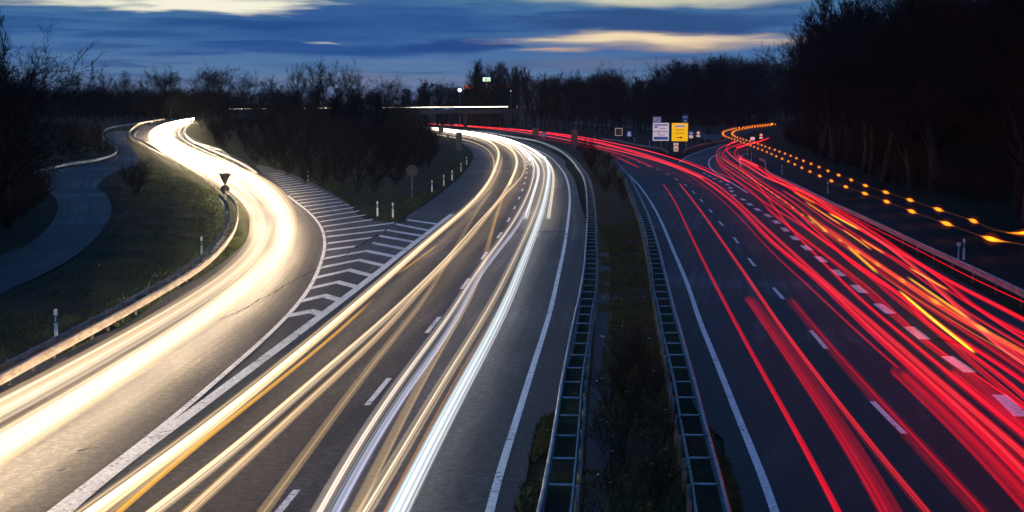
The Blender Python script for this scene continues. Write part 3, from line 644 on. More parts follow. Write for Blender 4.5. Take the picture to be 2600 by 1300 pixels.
# merging lanes
MG = [
 ('bright red trail curling out of the bend, left of the blinking one', 'S 2700,922 C4 1674,150 1300,-90 B4 1200,840 1000,700 800,560 600,430 430,330 270,240 100,155 0,115 Z4 1180,1287 950,1190 760,1090 640,1000 580,920 600,850 700,780 850,735 1000,690 1250,620', .22, RED, .4, 3),
 ('salmon broad trail inside the bend below the amber dots', 'S 2700,980 C4 1674,330 S 2465,812 B4 1000,750 700,520 430,350 250,235 110,175 0,140 Z4 1040,1287 900,1215 760,1135 620,1060 560,980 480,930 410,860 395,780 430,720 500,700', .26, ROSE, .42, 4),
 ('red trail left of the yellow streaks', 'S 2700,1040 C4 1674,420 1200,120 B4 1050,1040 800,850 560,700 420,560 300,460 150,310 0,210 Z4 720,1287 560,1190 420,1110 330,1040 300,960 330,880 420,820 520,760 700,700 800,680', .22, RED, .42, 4),
 ('red trail on the outer left of the bend', 'S 2700,1100 C4 1674,520 1350,270 1000,30 B4 900,920 700,780 500,640 300,500 150,370 0,258 Z4 420,1287 270,1170 200,1060 180,950 200,840 280,760 400,710 640,650', .2, RED, .38, 3),
 ('deep red trail between the block dashes and the bend trails', 'S 2700,1110 C4 1674,600 1350,330 1050,60 B4 850,940 600,720 400,570 200,430 0,310 Z4 330,1287 220,1150 185,1060 170,960', .2, DEEP, .32, 3),
 ('bright red trail next to the right verge', 'S 2700,865 B4 1674,1060 1400,920 1200,820 1000,700 800,590 600,470 400,350 200,230 0,125 Z4 1230,1287 1000,1180 850,1100 760,1030 690,960', .26, RED, .55, 5),
 ('thin red line just left of the right guardrail', 'S 2700,813 B4 1674,945 1400,820 1200,720 1000,615 800,515 600,415 430,320 200,205 0,100 Z4 1330,1287 1150,1190 900,1060 740,980 650,900', .07, RED, .9, 0),
 ('red trail beside the one next to the right verge', 'S 2700,898 B4 1674,1150 1400,1010 1200,880 1000,760 800,640 600,520 400,390 250,280 100,175 0,120', .14, RED, .4, 2),
 ('red trail right of the long orange streaks', 'S 2700,937 B4 1674,1230 1300,1010 1000,790 800,650 600,540 400,420 250,310 100,215', .16, RED, .38, 2),
 ('red band under the amber flashes', 'S 2700,960 C4 1674,240 B4 1300,1090 1050,930 800,760 600,620 350,450', .34, (1.0, .05, .02), .26, 4),
 ('salmon short streak in the bend under the sign posts', 'Z4 1150,1220 950,1120 690,1030', .3, ROSE, .9, 1),
 ('salmon blotch at the top of the bend', 'Z4 510,680 570,650 630,640', .35, ROSE, .8, 0),
 ('faint red trails leaving the bend towards the right', 'Z4 640,780 800,730 1000,680 1150,640 1300,610 1400,545', .35, RED, .7, 2),
]
MG += [
 ('red trail between the salmon broad one and the long orange streaks', 'S 2700,1003 B4 1674,1287 1400,1130 1100,930 850,780 650,640 450,500 300,400 150,280 0,185 Z4 800,1287 620,1190 470,1090 380,1020 350,940', .18, RED, .32, 2),
 ('broad red trail just right of the block dashes', 'S 2700,1160 C4 1674,690 1450,490 1200,300 B4 1000,1180 800,1010 600,830 450,690 280,560 130,440 0,335', .26, DEEP, .26, 2),
 ('red trail in the middle of the merging lane', 'S 2700,1010 C4 1674,370 B4 1450,1240 1250,1110 1000,950 800,800 600,650 400,510 200,370 0,238 Z4 560,1287 400,1200 290,1120 230,1030', .18, RED, .30, 2)]
for a in MG: tail(a[0], a[1], a[2], a[3], a[4], a[5] + 1, sm=10, gain=1.1)
YS = [('170,225 240,262 305,300', .10), ('245,290 360,370 480,440', .10), ('400,365 500,415 595,470', .14), ('490,470 580,535 675,603', .07), ('610,535 690,580 762,628', .07), ('260,380 330,430 390,490', .12), ('520,580 620,670 715,755', .12), ('930,725 1050,795 1175,865', .07), ('915,783 1110,915 1305,1048', .09)]
for i, (p, wd) in enumerate(YS):
    trail('indicator_trail', f'short yellow streak among the red trails, {ORD[i]} counted from the far bend', 'light trail', 'short yellow streaks among the red trails', 'B4 ' + p, .8, wd * 1.4, YEL, 1.6, 1, 'fine', fade=(.12, .12))
trail('indicator_trail', 'longest yellow streak, ending among the lower red trails', 'light trail', None, 'B4 860,870 950,960 1060,1050 1200,1170 C4 1120,60 1250,160 1350,242', .8, .16, YEL, 1.5, 2, 'fine', fade=(.2, .1))
trail('indicator_trail', 'thin orange line right of the longest yellow streak', 'light trail', None, 'B4 700,745 900,880 1150,1040 C4 1300,110 1500,220 1674,310', .8, .05, (1, .3, .03), .6, 1, 'fine', fade=(.1, .1))
mid = smooth(relax(smooth(W('C4 1800,320 1674,240 1560,180 B4 1280,1050 1040,910 845,782 690,680 555,597 447,525 345,462 262,400 190,350 125,300 70,262 20,225 Z4 680,1287 560,1210 450,1130 340,1070 270,1010 240,930 270,860', .8), 1.0), 12), .5)
blinkers('indicator_trail', 'amber flashes among the red trails of the merging lane', mid, 6, 3.0, .075, YEL, 1.2, .25, .08, 'fine', phase=1.0)

# --- lorry blinking amber on the road beyond the right guardrail
UP = 'S 2790,625 2690,584 B4 1605,495 1312,403 1085,330 905,270 755,222 628,180 515,135 418,98 335,63 262,33 195,8 A4 193,1035 135,1013 85,995 40,978 0,965 Z4 1270,735 1175,700 1085,670 995,645 910,620 835,597 765,575 700,553 640,535 595,510 555,480 540,450 560,420 600,392 650,375 740,352 840,335 950,315 1075,300 1205,285 1345,265 1410,258 1490,245'
LO = 'S 2740,670 2600,621 B4 1490,540 1200,443 975,365 802,298 655,243 532,200 425,157 333,118 253,82 182,48 118,18 A4 120,1050 62,1025 15,1003 Z4 1150,800 1040,755 935,712 855,680 775,652 700,625 630,602 560,578 500,560 440,537 380,515 335,480 322,450 340,415 390,390 460,370 550,345 665,322 780,312 900,295 1045,275 1180,258 1330,243 1480,228 1565,240'
up = smooth(W(UP, .95), .4); lo = smooth(W(LO, .95), .4)
blinkers('indicator_trail', 'upper row of amber flashes beyond the right guardrail', up, 9.85, 4.6, .125, AMBER, 4.0, .06, .05, 'tail', phase=4.0)
blinkers('indicator_trail', 'lower row of amber flashes beyond the right guardrail', lo, 9.85, 4.6, .125, AMBER, 4.0, .06, .05, 'tail', phase=4.0)
c1 = frac(up, 140); c2 = frac(lo, 140); ctr = [(a + b) / 2 for a, b in zip(c1, c2)]
strip('road', side(ctr, 4.2), side(ctr, -4.6), M['road3'], .012, 140, 6)

# ------------------------------------------------------------------ trees
def grow_tree(seed, levels, n0, spread, upward, shape, trunk_h, thin=1.0, multi=1):
    """bare branching tree of height ~1: list of tapered segments per level"""
    rnd = random.Random(seed); segs = []
    def branch(p, d, ln, r, lev):
        steps = 4 if lev < 2 else (3 if lev < 4 else 2); pts = [(p.copy(), r)]; dd = d.copy()
        for i in range(steps):
            dd = (dd + Vector((rnd.uniform(-1, 1), rnd.uniform(-1, 1), rnd.uniform(-.6, 1) * upward)) * (.16 + .05 * lev)).normalized()
            p = p + dd * ln / steps; pts.append((p.copy(), r * (1 - (i + 1) / steps * (.62 if lev < levels else .85))))
        segs.append((lev, pts))
        if lev >= levels: return
        k = n0[lev]
        for j in range(k):
            t = (trunk_h + (1 - trunk_h) * (j + rnd.random()) / k) if lev == 0 else rnd.uniform(.18, 1.0)
            f = t * steps; i = min(steps - 1, int(f)); q = pts[i][0].lerp(pts[i + 1][0], f - i); rq = pts[i][1] + (pts[i + 1][1] - pts[i][1]) * (f - i)
            a = rnd.uniform(0, 2 * math.pi); sp = spread * rnd.uniform(.6, 1.25)
            u_ = dd.orthogonal().normalized(); v_ = dd.cross(u_)
            nd = (dd * math.cos(sp) + (u_ * math.cos(a) + v_ * math.sin(a)) * math.sin(sp)); nd.z += .12 * upward; nd.normalize()
            if lev == 0: l2 = ln * shape(t) * rnd.uniform(.75, 1.1)
            else: l2 = ln * rnd.uniform(.42, .72)
            branch(q, nd, l2, max(rq * .55, .0009 * thin), lev + 1)
    for m_ in range(multi):
        a = rnd.uniform(0, 6.28); d = Vector((math.cos(a) * .45, math.sin(a) * .45, 1)).normalized() if multi > 1 else Vector((rnd.uniform(-.05, .05), rnd.uniform(-.05, .05), 1)).normalized()
        branch(Vector((rnd.uniform(-.06, .06) * (multi > 1), rnd.uniform(-.06, .06) * (multi > 1), 0)), d, (.62 if multi == 1 else .7) * rnd.uniform(.85, 1), .016 * thin if multi == 1 else .008 * thin, 0)
    return segs
def seg_mesh(name, segs, m, kmap):
    v = []; f = []
    for lev, pts in segs:
        k = kmap(lev); b = len(v)
        for i, (p, r) in enumerate(pts):
            d = (pts[min(i + 1, len(pts) - 1)][0] - pts[max(i - 1, 0)][0]).normalized(); u_ = d.orthogonal().normalized(); w_ = d.cross(u_)
            for j in range(k):
                t = 2 * math.pi * j / k; v.append(tuple(p + (u_ * math.cos(t) + w_ * math.sin(t)) * r))
        for i in range(len(pts) - 1):
            for j in range(k): f.append((b + i * k + j, b + i * k + (j + 1) % k, b + (i + 1) * k + (j + 1) % k, b + (i + 1) * k + j))
    zs = max(q[2] for q in v) if v else 1
    me = bpy.data.meshes.new(name); me.from_pydata(v, [], f); me.materials.append(m); return me, zs
PROTO = {}
def make_proto(key, **kw):
    segs = grow_tree(**kw); a, _ = seg_mesh('trunk', [s for s in segs if s[0] == 0], M['bark'], lambda l: 7)
    b, zs = seg_mesh('crown', [s for s in segs if s[0] > 0], M['twig'], lambda l: 4 if l == 1 else 3)
    for me in (a, b): me.transform(Matrix.Scale(1 / zs, 4))
    PROTO.setdefault(key, []).append((a, b))
rsh = lambda t: .62 * (1 - .45 * abs(t - .55) / .55)
for s in range(4): make_proto('round', seed=10 + s, levels=5, n0=[13, 6, 5, 4, 3], spread=.72, upward=.8, shape=rsh, trunk_h=.22, thin=1.0)
for s in range(3): make_proto('tall', seed=30 + s, levels=5, n0=[22, 5, 4, 4, 3], spread=.50, upward=1.1, shape=lambda t: .40 * (1.15 - .7 * t), trunk_h=.14, thin=.9)
for s in range(3): make_proto('shrub', seed=50 + s, levels=4, n0=[7, 6, 5, 3], spread=.55, upward=.9, shape=lambda t: .5, trunk_h=.1, thin=1.3, multi=7)
make_proto('brush', seed=70, levels=3, n0=[6, 4, 3], spread=.55, upward=.9, shape=lambda t: .5, trunk_h=.1, thin=1.8, multi=5)
make_proto('brush', seed=71, levels=3, n0=[6, 4, 3], spread=.55, upward=.9, shape=lambda t: .5, trunk_h=.1, thin=1.8, multi=5)
TREES = []
def tree(x, y, h, typ, label, group, cat='tree', wide=1.0, rnd=random.Random(99), name='bare_tree'):
    tm, cm = rnd.choice(PROTO[typ]); root = empty(name, (x, y, hgt(x, y) - .1), rnd.uniform(0, 6.28)); root.scale = (h * wide, h * wide, h); tag(root, label, cat, group)
    for nm, me in (('trunk', tm), ('crown', cm)):
        o = bpy.data.objects.new(nm, me); COL.objects.link(o); o.parent = root
    TREES.append(root); return root
def tree_at(u, y, topv, typ, label, group, wide=1.0, **k):
    x = (u - 1300) / F * y * .995; h = (275 - topv) / F * y + H - hgt(x, y); return tree(x, y, h, typ, label, group, wide=wide, **k)
rt = random.Random(5)
# named trees that stand out on the skyline
for u, y, tv, ty, wd, lb in [
    (10, 92, 12, 'tall', .9, 'tallest bare tree at the left edge of the picture'), (70, 150, 120, 'round', .8, 'bare tree right of the tallest one at the left edge'),
    (-40, 84, 40, 'round', 1.2, 'bare tree cut off by the left edge of the picture'),
    (195, 330, 158, 'round', 1.1, 'rounded bare tree left of the pylon'), (262, 330, 172, 'round', .9, 'small rounded bare tree right of the pylon'), (312, 320, 175, 'round', .9, 'small bare tree standing alone between the pylon and the wider trees'),
    (385, 330, 162, 'round', 1.1, 'wide bare tree above the start of the bright slip road bend'), (430, 330, 158, 'round', 1.0, 'bare tree right of the wide one above the slip road bend'),
    (570, 320, 150, 'round', 1.35, 'widest rounded bare tree above the left slip road'), (520, 330, 162, 'round', 1.0, 'bare tree left of the widest rounded one'),
    (622, 330, 172, 'round', 1.0, 'bare tree right of the widest rounded one'), (700, 340, 182, 'round', 1.1, 'low rounded bare tree left of the tall open pair'),
    (765, 340, 152, 'round', .7, 'slim bare tree left of the tall open pair'), (818, 340, 134, 'round', .85, 'tallest open bare tree of the middle treeline'), (868, 345, 139, 'round', .8, 'second open bare tree of the tall pair'),
    (925, 350, 180, 'round', 1.1, 'low bare tree right of the tall open pair'), (975, 360, 176, 'round', 1.1, 'rounded bare tree at the gap in the treeline'),
    (1080, 575, 197, 'tall', 1.7, 'dense low tree left of the bright white lamp'), (1125, 575, 192, 'round', 1.2, 'rounded low tree left of the bright white lamp'),
    (1220, 575, 146, 'tall', 1.0, 'tall slim tree left of the lit billboard'), (1262, 575, 152, 'tall', 1.0, 'tall slim tree right of the lit billboard'),
    (1530, 420, 150, 'round', 1.1, 'tallest rounded bare tree above the dark square frame sign'), (1575, 430, 152, 'round', 1.0, 'rounded bare tree right of the tallest one above the square frame sign'),
    (1745, 425, 132, 'round', 1.3, 'wide rounded bare tree above the yellow sign'), (1800, 430, 138, 'round', 1.0, 'bare tree right of the wide one above the yellow sign'),
    (2110, 330, -10, 'tall', 1.1, 'slender bare tree at the edge of the tall right wood'), (2060, 640, 50, 'round', .8, 'lower bare tree in front of the tall right wood')]:
    tree_at(u, y, tv, ty, lb, 'bare trees on the skyline', wd)
FT = 'bare trees in the dark far treeline'; 
def row(n_, u0, u1, y0, y1, tv, typs, lab, grp, wd=1.2, jit=12):
    for i in range(n_):
        u = u0 + (u1 - u0) * (i + rt.random()) / n_; f = (u - u0) / (u1 - u0); y = rt.uniform(y0, y1)
        tree_at(u, y, tv(u) + rt.uniform(-jit * .4, jit), rt.choice(typs), lab, grp, wd * rt.uniform(.8, 1.2))
row(34, 90, 1010, 300, 400, lambda u: 214, ['round', 'round', 'tall'], 'dark bare tree in the low treeline behind the left slip road', 'low treeline behind the left slip road', 1.3)
row(8, 1010, 1190, 562, 640, lambda u: 212, ['round', 'tall'], 'dark low tree in the gap of the treeline by the white lamp', 'low trees by the white lamp', 1.2)
row(7, 1168, 1236, 562, 620, lambda u: 205, ['round', 'tall'], 'low dark tree in front of the orange glow left of the billboard', 'low trees in front of the orange glow', 1.0, 8)
row(6, 1205, 1262, 552, 556, lambda u: 214, ['tall'], 'low dark tree in front of the billboard mast', 'low trees in front of the billboard mast', 1.0, 5)
row(10, 1205, 1340, 562, 630, lambda u: 158, ['tall'], 'slim tree in the row right of the lit billboard', 'row of slim trees by the lit billboard', .8, 8)
row(34, 1345, 1720, 430, 560, lambda u: 178, ['round', 'tall', 'round'], 'dark bare tree in the treeline behind the road signs', 'treeline behind the road signs', 1.1, 18)
row(22, 1690, 1960, 640, 720, lambda u: 142 - (u - 1690) * .05, ['round', 'round', 'tall'], 'dark bare tree behind the far bend of amber lights', 'trees behind the far amber bend', 1.2, 16)
row(10, 1700, 1960, 615, 640, lambda u: 210, ['shrub'], 'dark bush behind the far bend of amber lights', 'bushes behind the far amber bend', 1.5, 16)
# dense wood to the right of the amber road
cc = [(p.x, p.y) for p in ctr]
def amber_x(y):
    best = None
    for (x, yy) in cc:
        if abs(yy - y) < 6 and (best is None or x > best): best = x
    return best if best is not None else (24 + .24 * max(0, y - 60))
for i in range(170):
    y = 58 + 330 * (i / 170) ** 1.5 + rt.uniform(-4, 4); x = max(amber_x(y) + 6, .196 * y + 3) + rt.random() ** 1.3 * 36
    tree(x, y, rt.uniform(17, 24) if y < 230 else rt.uniform(19, 26), rt.choice(['round', 'tall', 'tall']), 'dark bare tree in the tall wood on the right', 'trees of the tall right wood', wide=rt.uniform(1.0, 1.5))
for i in range(38):
    y = 66 + 230 * (i / 38) ** 1.3; x = -(33 + .30 * max(0, y - 70)) - rt.random() * 16
    tree(x, y, rt.uniform(7, 10), rt.choice(['round', 'shrub', 'tall']), 'dark bare tree in the wood left of the service lane', 'trees left of the service lane', wide=rt.uniform(.9, 1.3))

for i in range(34):
    y = rt.uniform(430, 620); q = rt.uniform(.186, .25) if y < 600 else rt.uniform(.15, .25)
    tree(q * y, y, rt.uniform(17, 24), rt.choice(['round', 'tall']), 'dark bare tree in the wood right of the far amber bend', 'trees right of the far amber bend', wide=rt.uniform(1.0, 1.4))

# thicket masses: nobody could count these stems
def thicket(name, label, spots, hmin, hmax):
    vs = []; fs = []; base = 0; rb = random.Random(name + label)
    data = []
    for tm, cm in PROTO['brush']:
        for me in (cm,):
            v = np.empty(len(me.vertices) * 3, dtype=np.float32); me.vertices.foreach_get('co', v)
            f = np.empty(len(me.loops), dtype=np.int32); me.loops.foreach_get('vertex_index', f); data.append((v.reshape(-1, 3), f.reshape(-1, 4)))
    for x, y in spots:
        v, f = rb.choice(data); a = rb.uniform(0, 6.28); h = rb.uniform(hmin, hmax); wd = h * rb.uniform(.8, 1.3)
        q = np.empty_like(v); q[:, 0] = (v[:, 0] * math.cos(a) - v[:, 1] * math.sin(a)) * wd + x; q[:, 1] = (v[:, 0] * math.sin(a) + v[:, 1] * math.cos(a)) * wd + y; q[:, 2] = v[:, 2] * h + hgt(x, y) - .1
        vs.append(q); fs.append(f + base); base += len(v)
    V = np.concatenate(vs); Fc = np.concatenate(fs)
    me = bpy.data.meshes.new(name); me.vertices.add(len(V)); me.vertices.foreach_set('co', V.ravel()); me.loops.add(Fc.size); me.loops.foreach_set('vertex_index', Fc.ravel())
    me.polygons.add(len(Fc)); me.polygons.foreach_set('loop_start', np.arange(0, Fc.size, 4, dtype=np.int32)); me.update(calc_edges=True); me.materials.append(M['bushtwig'])
    o = bpy.data.objects.new(name, me); COL.objects.link(o); tag(o, label, 'thicket', None, 'stuff'); return o
def inside(poly, x, y):
    c = False; j = len(poly) - 1
    for i in range(len(poly)):
        xi, yi = poly[i]; xj, yj = poly[j]
        if (yi > y) != (yj > y) and x < (xj - xi) * (y - yi) / (yj - yi) + xi: c = not c
        j = i
    return c
def scatter(poly_s, n_, rb):
    poly = [(p.x, p.y) for p in W(poly_s)]; xs = [p[0] for p in poly]; ys = [p[1] for p in poly]; out = []
    while len(out) < n_:
        x = rb.uniform(min(xs), max(xs)); y = rb.uniform(min(ys), max(ys))
        if inside(poly, x, y): out.append((x, y))
    return out
rb = random.Random(3)
thicket('thicket', 'dark bare thicket filling the island between the two bright roads',
        scatter('S 665,428 760,470 860,500 930,500 985,500 1040,470 1090,430 1110,400 1105,365 1090,352 1060,340 1020,328 900,318 700,310 560,318 505,330 520,352 560,380 620,402', 760, rb), 2.2, 6.6)
thicket('hedge', 'dark bare hedge in the median where the guardrails meet', scatter('A3 560,985 640,1050 700,1120 740,1230 B3 740,330 660,420 590,380 560,250 520,120 A3 480,1060 400,1000 420,960', 60, rb), 1.4, 2.6)
thicket('undergrowth', 'dark undergrowth below the tall wood on the right', [(max(amber_x(y) + 6.5, .19 * y) + rb.random() * 22, y) for y in [50 + 330 * (i / 600) ** 1.4 for i in range(600)]], 3.5, 7)
thicket('undergrowth', 'dark undergrowth left of the service lane', [(-(28.5 + .30 * max(0, y - 70)) - rb.random() * 14, y) for y in [56 + 240 * (i / 420) ** 1.3 for i in range(420)]], 3.0, 6.0)
thicket('undergrowth', 'dark undergrowth below the treeline behind the far bends', [((rb.uniform(60, 1900) - 1300) / F * y, y) for y in [rb.uniform(560, 640) for i in range(200)]], 5, 9)
def gapped(n_, u0, u1, y0, y1, gaps):
    out = []
    while len(out) < n_:
        u = rb.uniform(u0, u1)
        if any(a < u < b for a, b in gaps) and rb.random() > .12: continue
        y = rb.uniform(y0, y1); out.append(((u - 1300) / F * y, y))
    return out
thicket('undergrowth', 'tall dark undergrowth behind the left slip road hiding most of the far bridge', gapped(270, 60, 1045, 400, 520, [(585, 685), (755, 858)]), 8, 12)
thicket('undergrowth', 'dark scrub on the slope beyond the left slip road bend', gapped(130, 60, 560, 345, 400, []), 6, 10)
thicket('scrub', 'dark scrub between the outer guardrail of the service lane and the wood', scatter('S 5,432 100,418 190,408 262,398 285,385 262,348 250,335 130,328 0,330', 150, rb), 1.5, 4)
thicket('scrub', 'dark scrub along the left side of the service lane', scatter('S -80,660 -10,612 50,572 95,525 110,495 68,470 60,445 60,400 0,400 -80,440', 260, rb), 2.0, 4.2)
thicket('median_brush', 'thin bare stems growing in the median near the camera', scatter('C3 560,1287 620,500 700,300 900,300 980,600 1080,1000 1150,1287', 26, rb), .9, 1.9)
sh = tree_at(342, 128, 385, 'shrub', 'bare reddish bush beside the service lane left of the slip road railing', None, 1.1, name='bush')
tag(sh, cat='bush')

# ------------------------------------------------------------------ grass
def grass(name, label, polys, n_, h0, h1, c, wmul=1.0):
    m = worn(name + '_blades', c, tuple(x * .5 for x in c[:3]) + (1,), 1.5, (.7, .9)); rg = random.Random(11)
    v = []; f = []
    for poly_s, share in polys:
        for x, y in scatter(poly_s, int(n_ * share), rg):
            if noise.noise(Vector((x * .45, y * .3, 4))) < -.12: continue
            z = hgt(x, y) - .06; hh = rg.uniform(h0, h1); a = rg.uniform(0, 6.28); wx = math.cos(a) * .022 * wmul; wy = math.sin(a) * .022 * wmul; lx = rg.uniform(-1, 1) * hh * .7; ly = rg.uniform(-1, 1) * hh * .7
            b = len(v); v += [(x - wx, y - wy, z), (x + wx, y + wy, z), (x + lx * .4 + wx * .6, y + ly * .4 + wy * .6, z + hh * .6), (x + lx, y + ly, z + hh)]; f += [(b, b + 1, b + 2), (b, b + 2, b + 3)]
    me = bpy.data.meshes.new(name); me.from_pydata(v, [], f); me.materials.append(m); o = bpy.data.objects.new(name, me); COL.objects.link(o); tag(o, label, 'grass', None, 'stuff')
grass('grass', 'short green and brown grass on the verges and the median', [
    ('C3 430,1287 640,0 B3 560,1000 560,450 840,400 900,900 980,1287 C3 1080,600 1230,1287', .22),
    ('C3 30,1287 110,1000 190,680 290,650 200,1287', .07), ('C3 1500,1287 1385,900 1350,740 1290,740 1430,1287', .06),
    ('S -120,1080 C1 0,430 B1 440,1280 760,1120 1100,900 1450,690 1590,550 1570,420 1520,500 1400,650 980,900 600,1120 0,1400', .15),
    ('B1 -100,1287 0,930 400,760 720,560 760,400 700,200 900,60 1050,60 1440,230 1480,400 1440,560 1280,720 980,900 500,1160 0,1400', .30),
    ('B2 905,422 740,408 590,290 420,190 250,112 60,50 300,60 600,180 850,300 1000,260 1200,120 1300,20 1400,40 1250,200 1100,300', .20)], 90000, .06, .2, (.040, .062, .014, 1))

lm = MB(); rl = random.Random(8)
for x, y in scatter('C3 480,1287 560,200 560,0 B3 600,900 900,900 960,1287 C3 1060,600 1180,1287', 45, rl):
    r_ = rl.uniform(.015, .035) * (2.5 if rl.random() < .04 else 1); lm.box((x, y, hgt(x, y) + .03), (r_ * 2, r_, r_ * .5), rl.uniform(0, 3))
tag(lm.build('litter', M['signwhite']), 'pale scraps of litter scattered over the median grass', 'litter', None, 'stuff')

# ------------------------------------------------------------------ posts and signs
def delineator(u, v, label, sc=1.0, zoff=0.0):
    p = gp(u, v); root = empty('delineator', p); tag(root, label, 'marker post', 'delineator posts'); root.scale = (sc, sc, sc)
    def seg(nm, z0, z1, m_, w_=0.0, slope=0.0):
        mb = MB(); pr = [(-.06 - w_, -.045 - w_), (.06 + w_, -.045 - w_), (.035 + w_, .05 + w_), (-.035 - w_, .05 + w_)]
        mb.quadstrip([[(x, y, z0) for x, y in pr], [(x, y, z1 + (slope * (y + .05) * 4)) for x, y in pr]], True); mb.cap([(x, y, z1 + slope * (y + .05) * 4) for x, y in pr]); return mb.build(nm, M[m_], root)
    seg('post', 0, 1.0, 'white', 0, .12); seg('black_band', .60, .84, 'black', .004)
    mb = MB(); mb.box((0, -.055, .72), (.045, .012, .18)); mb.build('reflector', M['signwhite'], root)
for a in [(144, 866, 'delineator post behind the lower left guardrail, nearest the camera'), (513, 653, 'delineator post behind the left guardrail halfway up the bend'), (578, 577, 'delineator post just below the round sign by the left guardrail'),
          (782, 459, 'lone delineator post left of the hatched area on the green verge'), (958.5, 549, 'left one of the two delineators at the tip of the grass island'), (997.5, 553, 'right one of the two delineators at the tip of the grass island'),
          (1097, 487, 'delineator on the island edge, first above the tip'), (1127, 472, 'delineator on the island edge, second above the tip'), (1148, 458, 'delineator on the island edge, third above the tip'), (1170.5, 436, 'delineator on the island edge, fourth above the tip'), (1185, 418, 'delineator on the island edge, fifth above the tip'),
          (374, 370, 'first delineator behind the slip road bridge railing, farthest away'), (397, 381, 'second delineator behind the slip road bridge railing'), (495, 432, 'third delineator behind the slip road bridge railing'), (525.5, 466, 'fourth delineator behind the slip road bridge railing'),
          (1985, 443, 'delineator beyond the right guardrail, far one below the amber flashes'), (2101, 491.5, 'delineator beyond the right guardrail, middle one below the amber flashes'), (2446, 660, 'nearest delineator beyond the right guardrail with a small box attached'),
          (1649, 369, 'delineator behind the short far guardrail, left of the white sign'), (1678.5, 371, 'delineator behind the short far guardrail, under the white sign'), (1743, 374, 'delineator right of the chevron marker'), (1790.5, 361, 'delineator on the curved guardrail right of the signs'),
          (1898, 396, 'delineator in the red bend, left of two'), (1907.5, 408, 'delineator in the red bend, right of two'), (1611, 361, 'delineator below the blue motorway sign'), (1510, 356, 'delineator left of the square frame sign'), (1416, 343, 'delineator between the dark board and the small blue sign')]:
    delineator(*a)
mb = MB(); p = gp(2433, 660); mb.box((0, 0, .78), (.16, .14, .16)); mb.box((0, 0, .35), (.05, .05, .72)); o = mb.build('roadside_box', M['white']); o.location = p; tag(o, 'small pale box on a stake beside the nearest right delineator', 'box')

def sign(label, u0, u1, v0, v1, base_v, faces, depth=.04, posts=2, cat='road sign', back=False, frame=None, name='road_sign', inset=.12, yaw=0.0):
    """panel spanning the given photo rectangle, standing at the distance where its posts meet the ground"""
    g = gp((u0 + u1) / 2, base_v); y = g.y; k = (y * CP + (H - 2) * SP) / F
    wd = (u1 - u0) * k; z1 = g.z + (base_v - v0) * k / CP; z0 = g.z + (base_v - v1) * k / CP; z1 -= g.z; z0 -= g.z
    root = empty(name, g, yaw); tag(root, label, cat)
    mb = MB(); mb.box((0, 0, (z0 + z1) / 2), (wd, depth, z1 - z0)); mb.build('panel', faces if not isinstance(faces, str) else M[faces], root)
    for i in range(posts):
        x = 0 if posts == 1 else (-wd / 2 + wd * inset + (wd - 2 * wd * inset) * i / (posts - 1)); mb = MB(); mb.tube((x, .07, -.2), (x, .07, z1 - .05), .05 if wd > 1.5 else .035); mb.build('post', M['steel_dull'], root)
    return root, wd, z0, z1
def plate(root, nm, m_, x0, x1, z0, z1, y=-.03, t=.012):
    mb = MB(); mb.box(((x0 + x1) / 2, y, (z0 + z1) / 2), (x1 - x0, t, z1 - z0)); return mb.build(nm, M[m_] if isinstance(m_, str) else m_, root)
def arrow(root, nm, m_, x, z, s, ang, y=-.036, sh=1.0):
    poly = [(-.06, -.5 * sh), (.06, -.5 * sh), (.06, .15), (.22, .15), (0, .5), (-.22, .15), (-.06, .15)]; c, s_ = math.cos(ang), math.sin(ang)
    mb = MB(); mb.prism([(x + (a * c - b * s_) * s, z + (a * s_ + b * c) * s) for a, b in poly], y - .006, y + .006); return mb.build(nm, M[m_], root)
M['sw_lit'] = lit('white_sign_glow', (.62, .56, .62), .55); M['sy_lit'] = lit('yellow_sign_glow', (.95, .50, .01), .75); M['sb_lit'] = lit('blue_sign_glow', (.03, .10, .40), .35); M['sr_lit'] = lit('red_sign_glow', (.7, .03, .02), .45); M['sp_lit'] = lit('pale_sign_glow', (.75, .62, .52), .5)  # emission put into the sign faces stands in for retroreflected headlight light
M['sv_lit'] = lit('violet_sign_glow', (.20, .20, .42), .4); M['dimblue'] = lit('dim_blue_glow', (.01, .06, .15), .25)  # fainter sign faces, their returned light also put in as emission
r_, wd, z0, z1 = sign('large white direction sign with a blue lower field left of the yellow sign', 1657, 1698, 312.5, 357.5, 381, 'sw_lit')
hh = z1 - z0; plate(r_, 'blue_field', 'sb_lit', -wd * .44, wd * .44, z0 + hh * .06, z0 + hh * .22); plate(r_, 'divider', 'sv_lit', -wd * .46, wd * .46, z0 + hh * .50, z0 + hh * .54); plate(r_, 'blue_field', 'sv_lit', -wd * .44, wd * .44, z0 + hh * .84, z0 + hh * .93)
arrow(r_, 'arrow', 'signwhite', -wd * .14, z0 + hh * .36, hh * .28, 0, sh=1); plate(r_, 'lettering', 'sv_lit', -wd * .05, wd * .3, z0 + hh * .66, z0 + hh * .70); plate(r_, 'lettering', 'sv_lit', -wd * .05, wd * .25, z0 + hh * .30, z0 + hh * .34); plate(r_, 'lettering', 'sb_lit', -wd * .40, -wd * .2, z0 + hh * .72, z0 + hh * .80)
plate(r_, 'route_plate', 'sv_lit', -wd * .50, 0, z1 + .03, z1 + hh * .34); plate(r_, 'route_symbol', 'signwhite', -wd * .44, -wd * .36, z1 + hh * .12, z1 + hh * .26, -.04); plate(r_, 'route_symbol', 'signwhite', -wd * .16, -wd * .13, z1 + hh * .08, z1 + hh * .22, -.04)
r_, wd, z0, z1 = sign('large yellow direction sign with a black arrow to the right', 1705, 1746, 313, 358.5, 383, 'sy_lit')
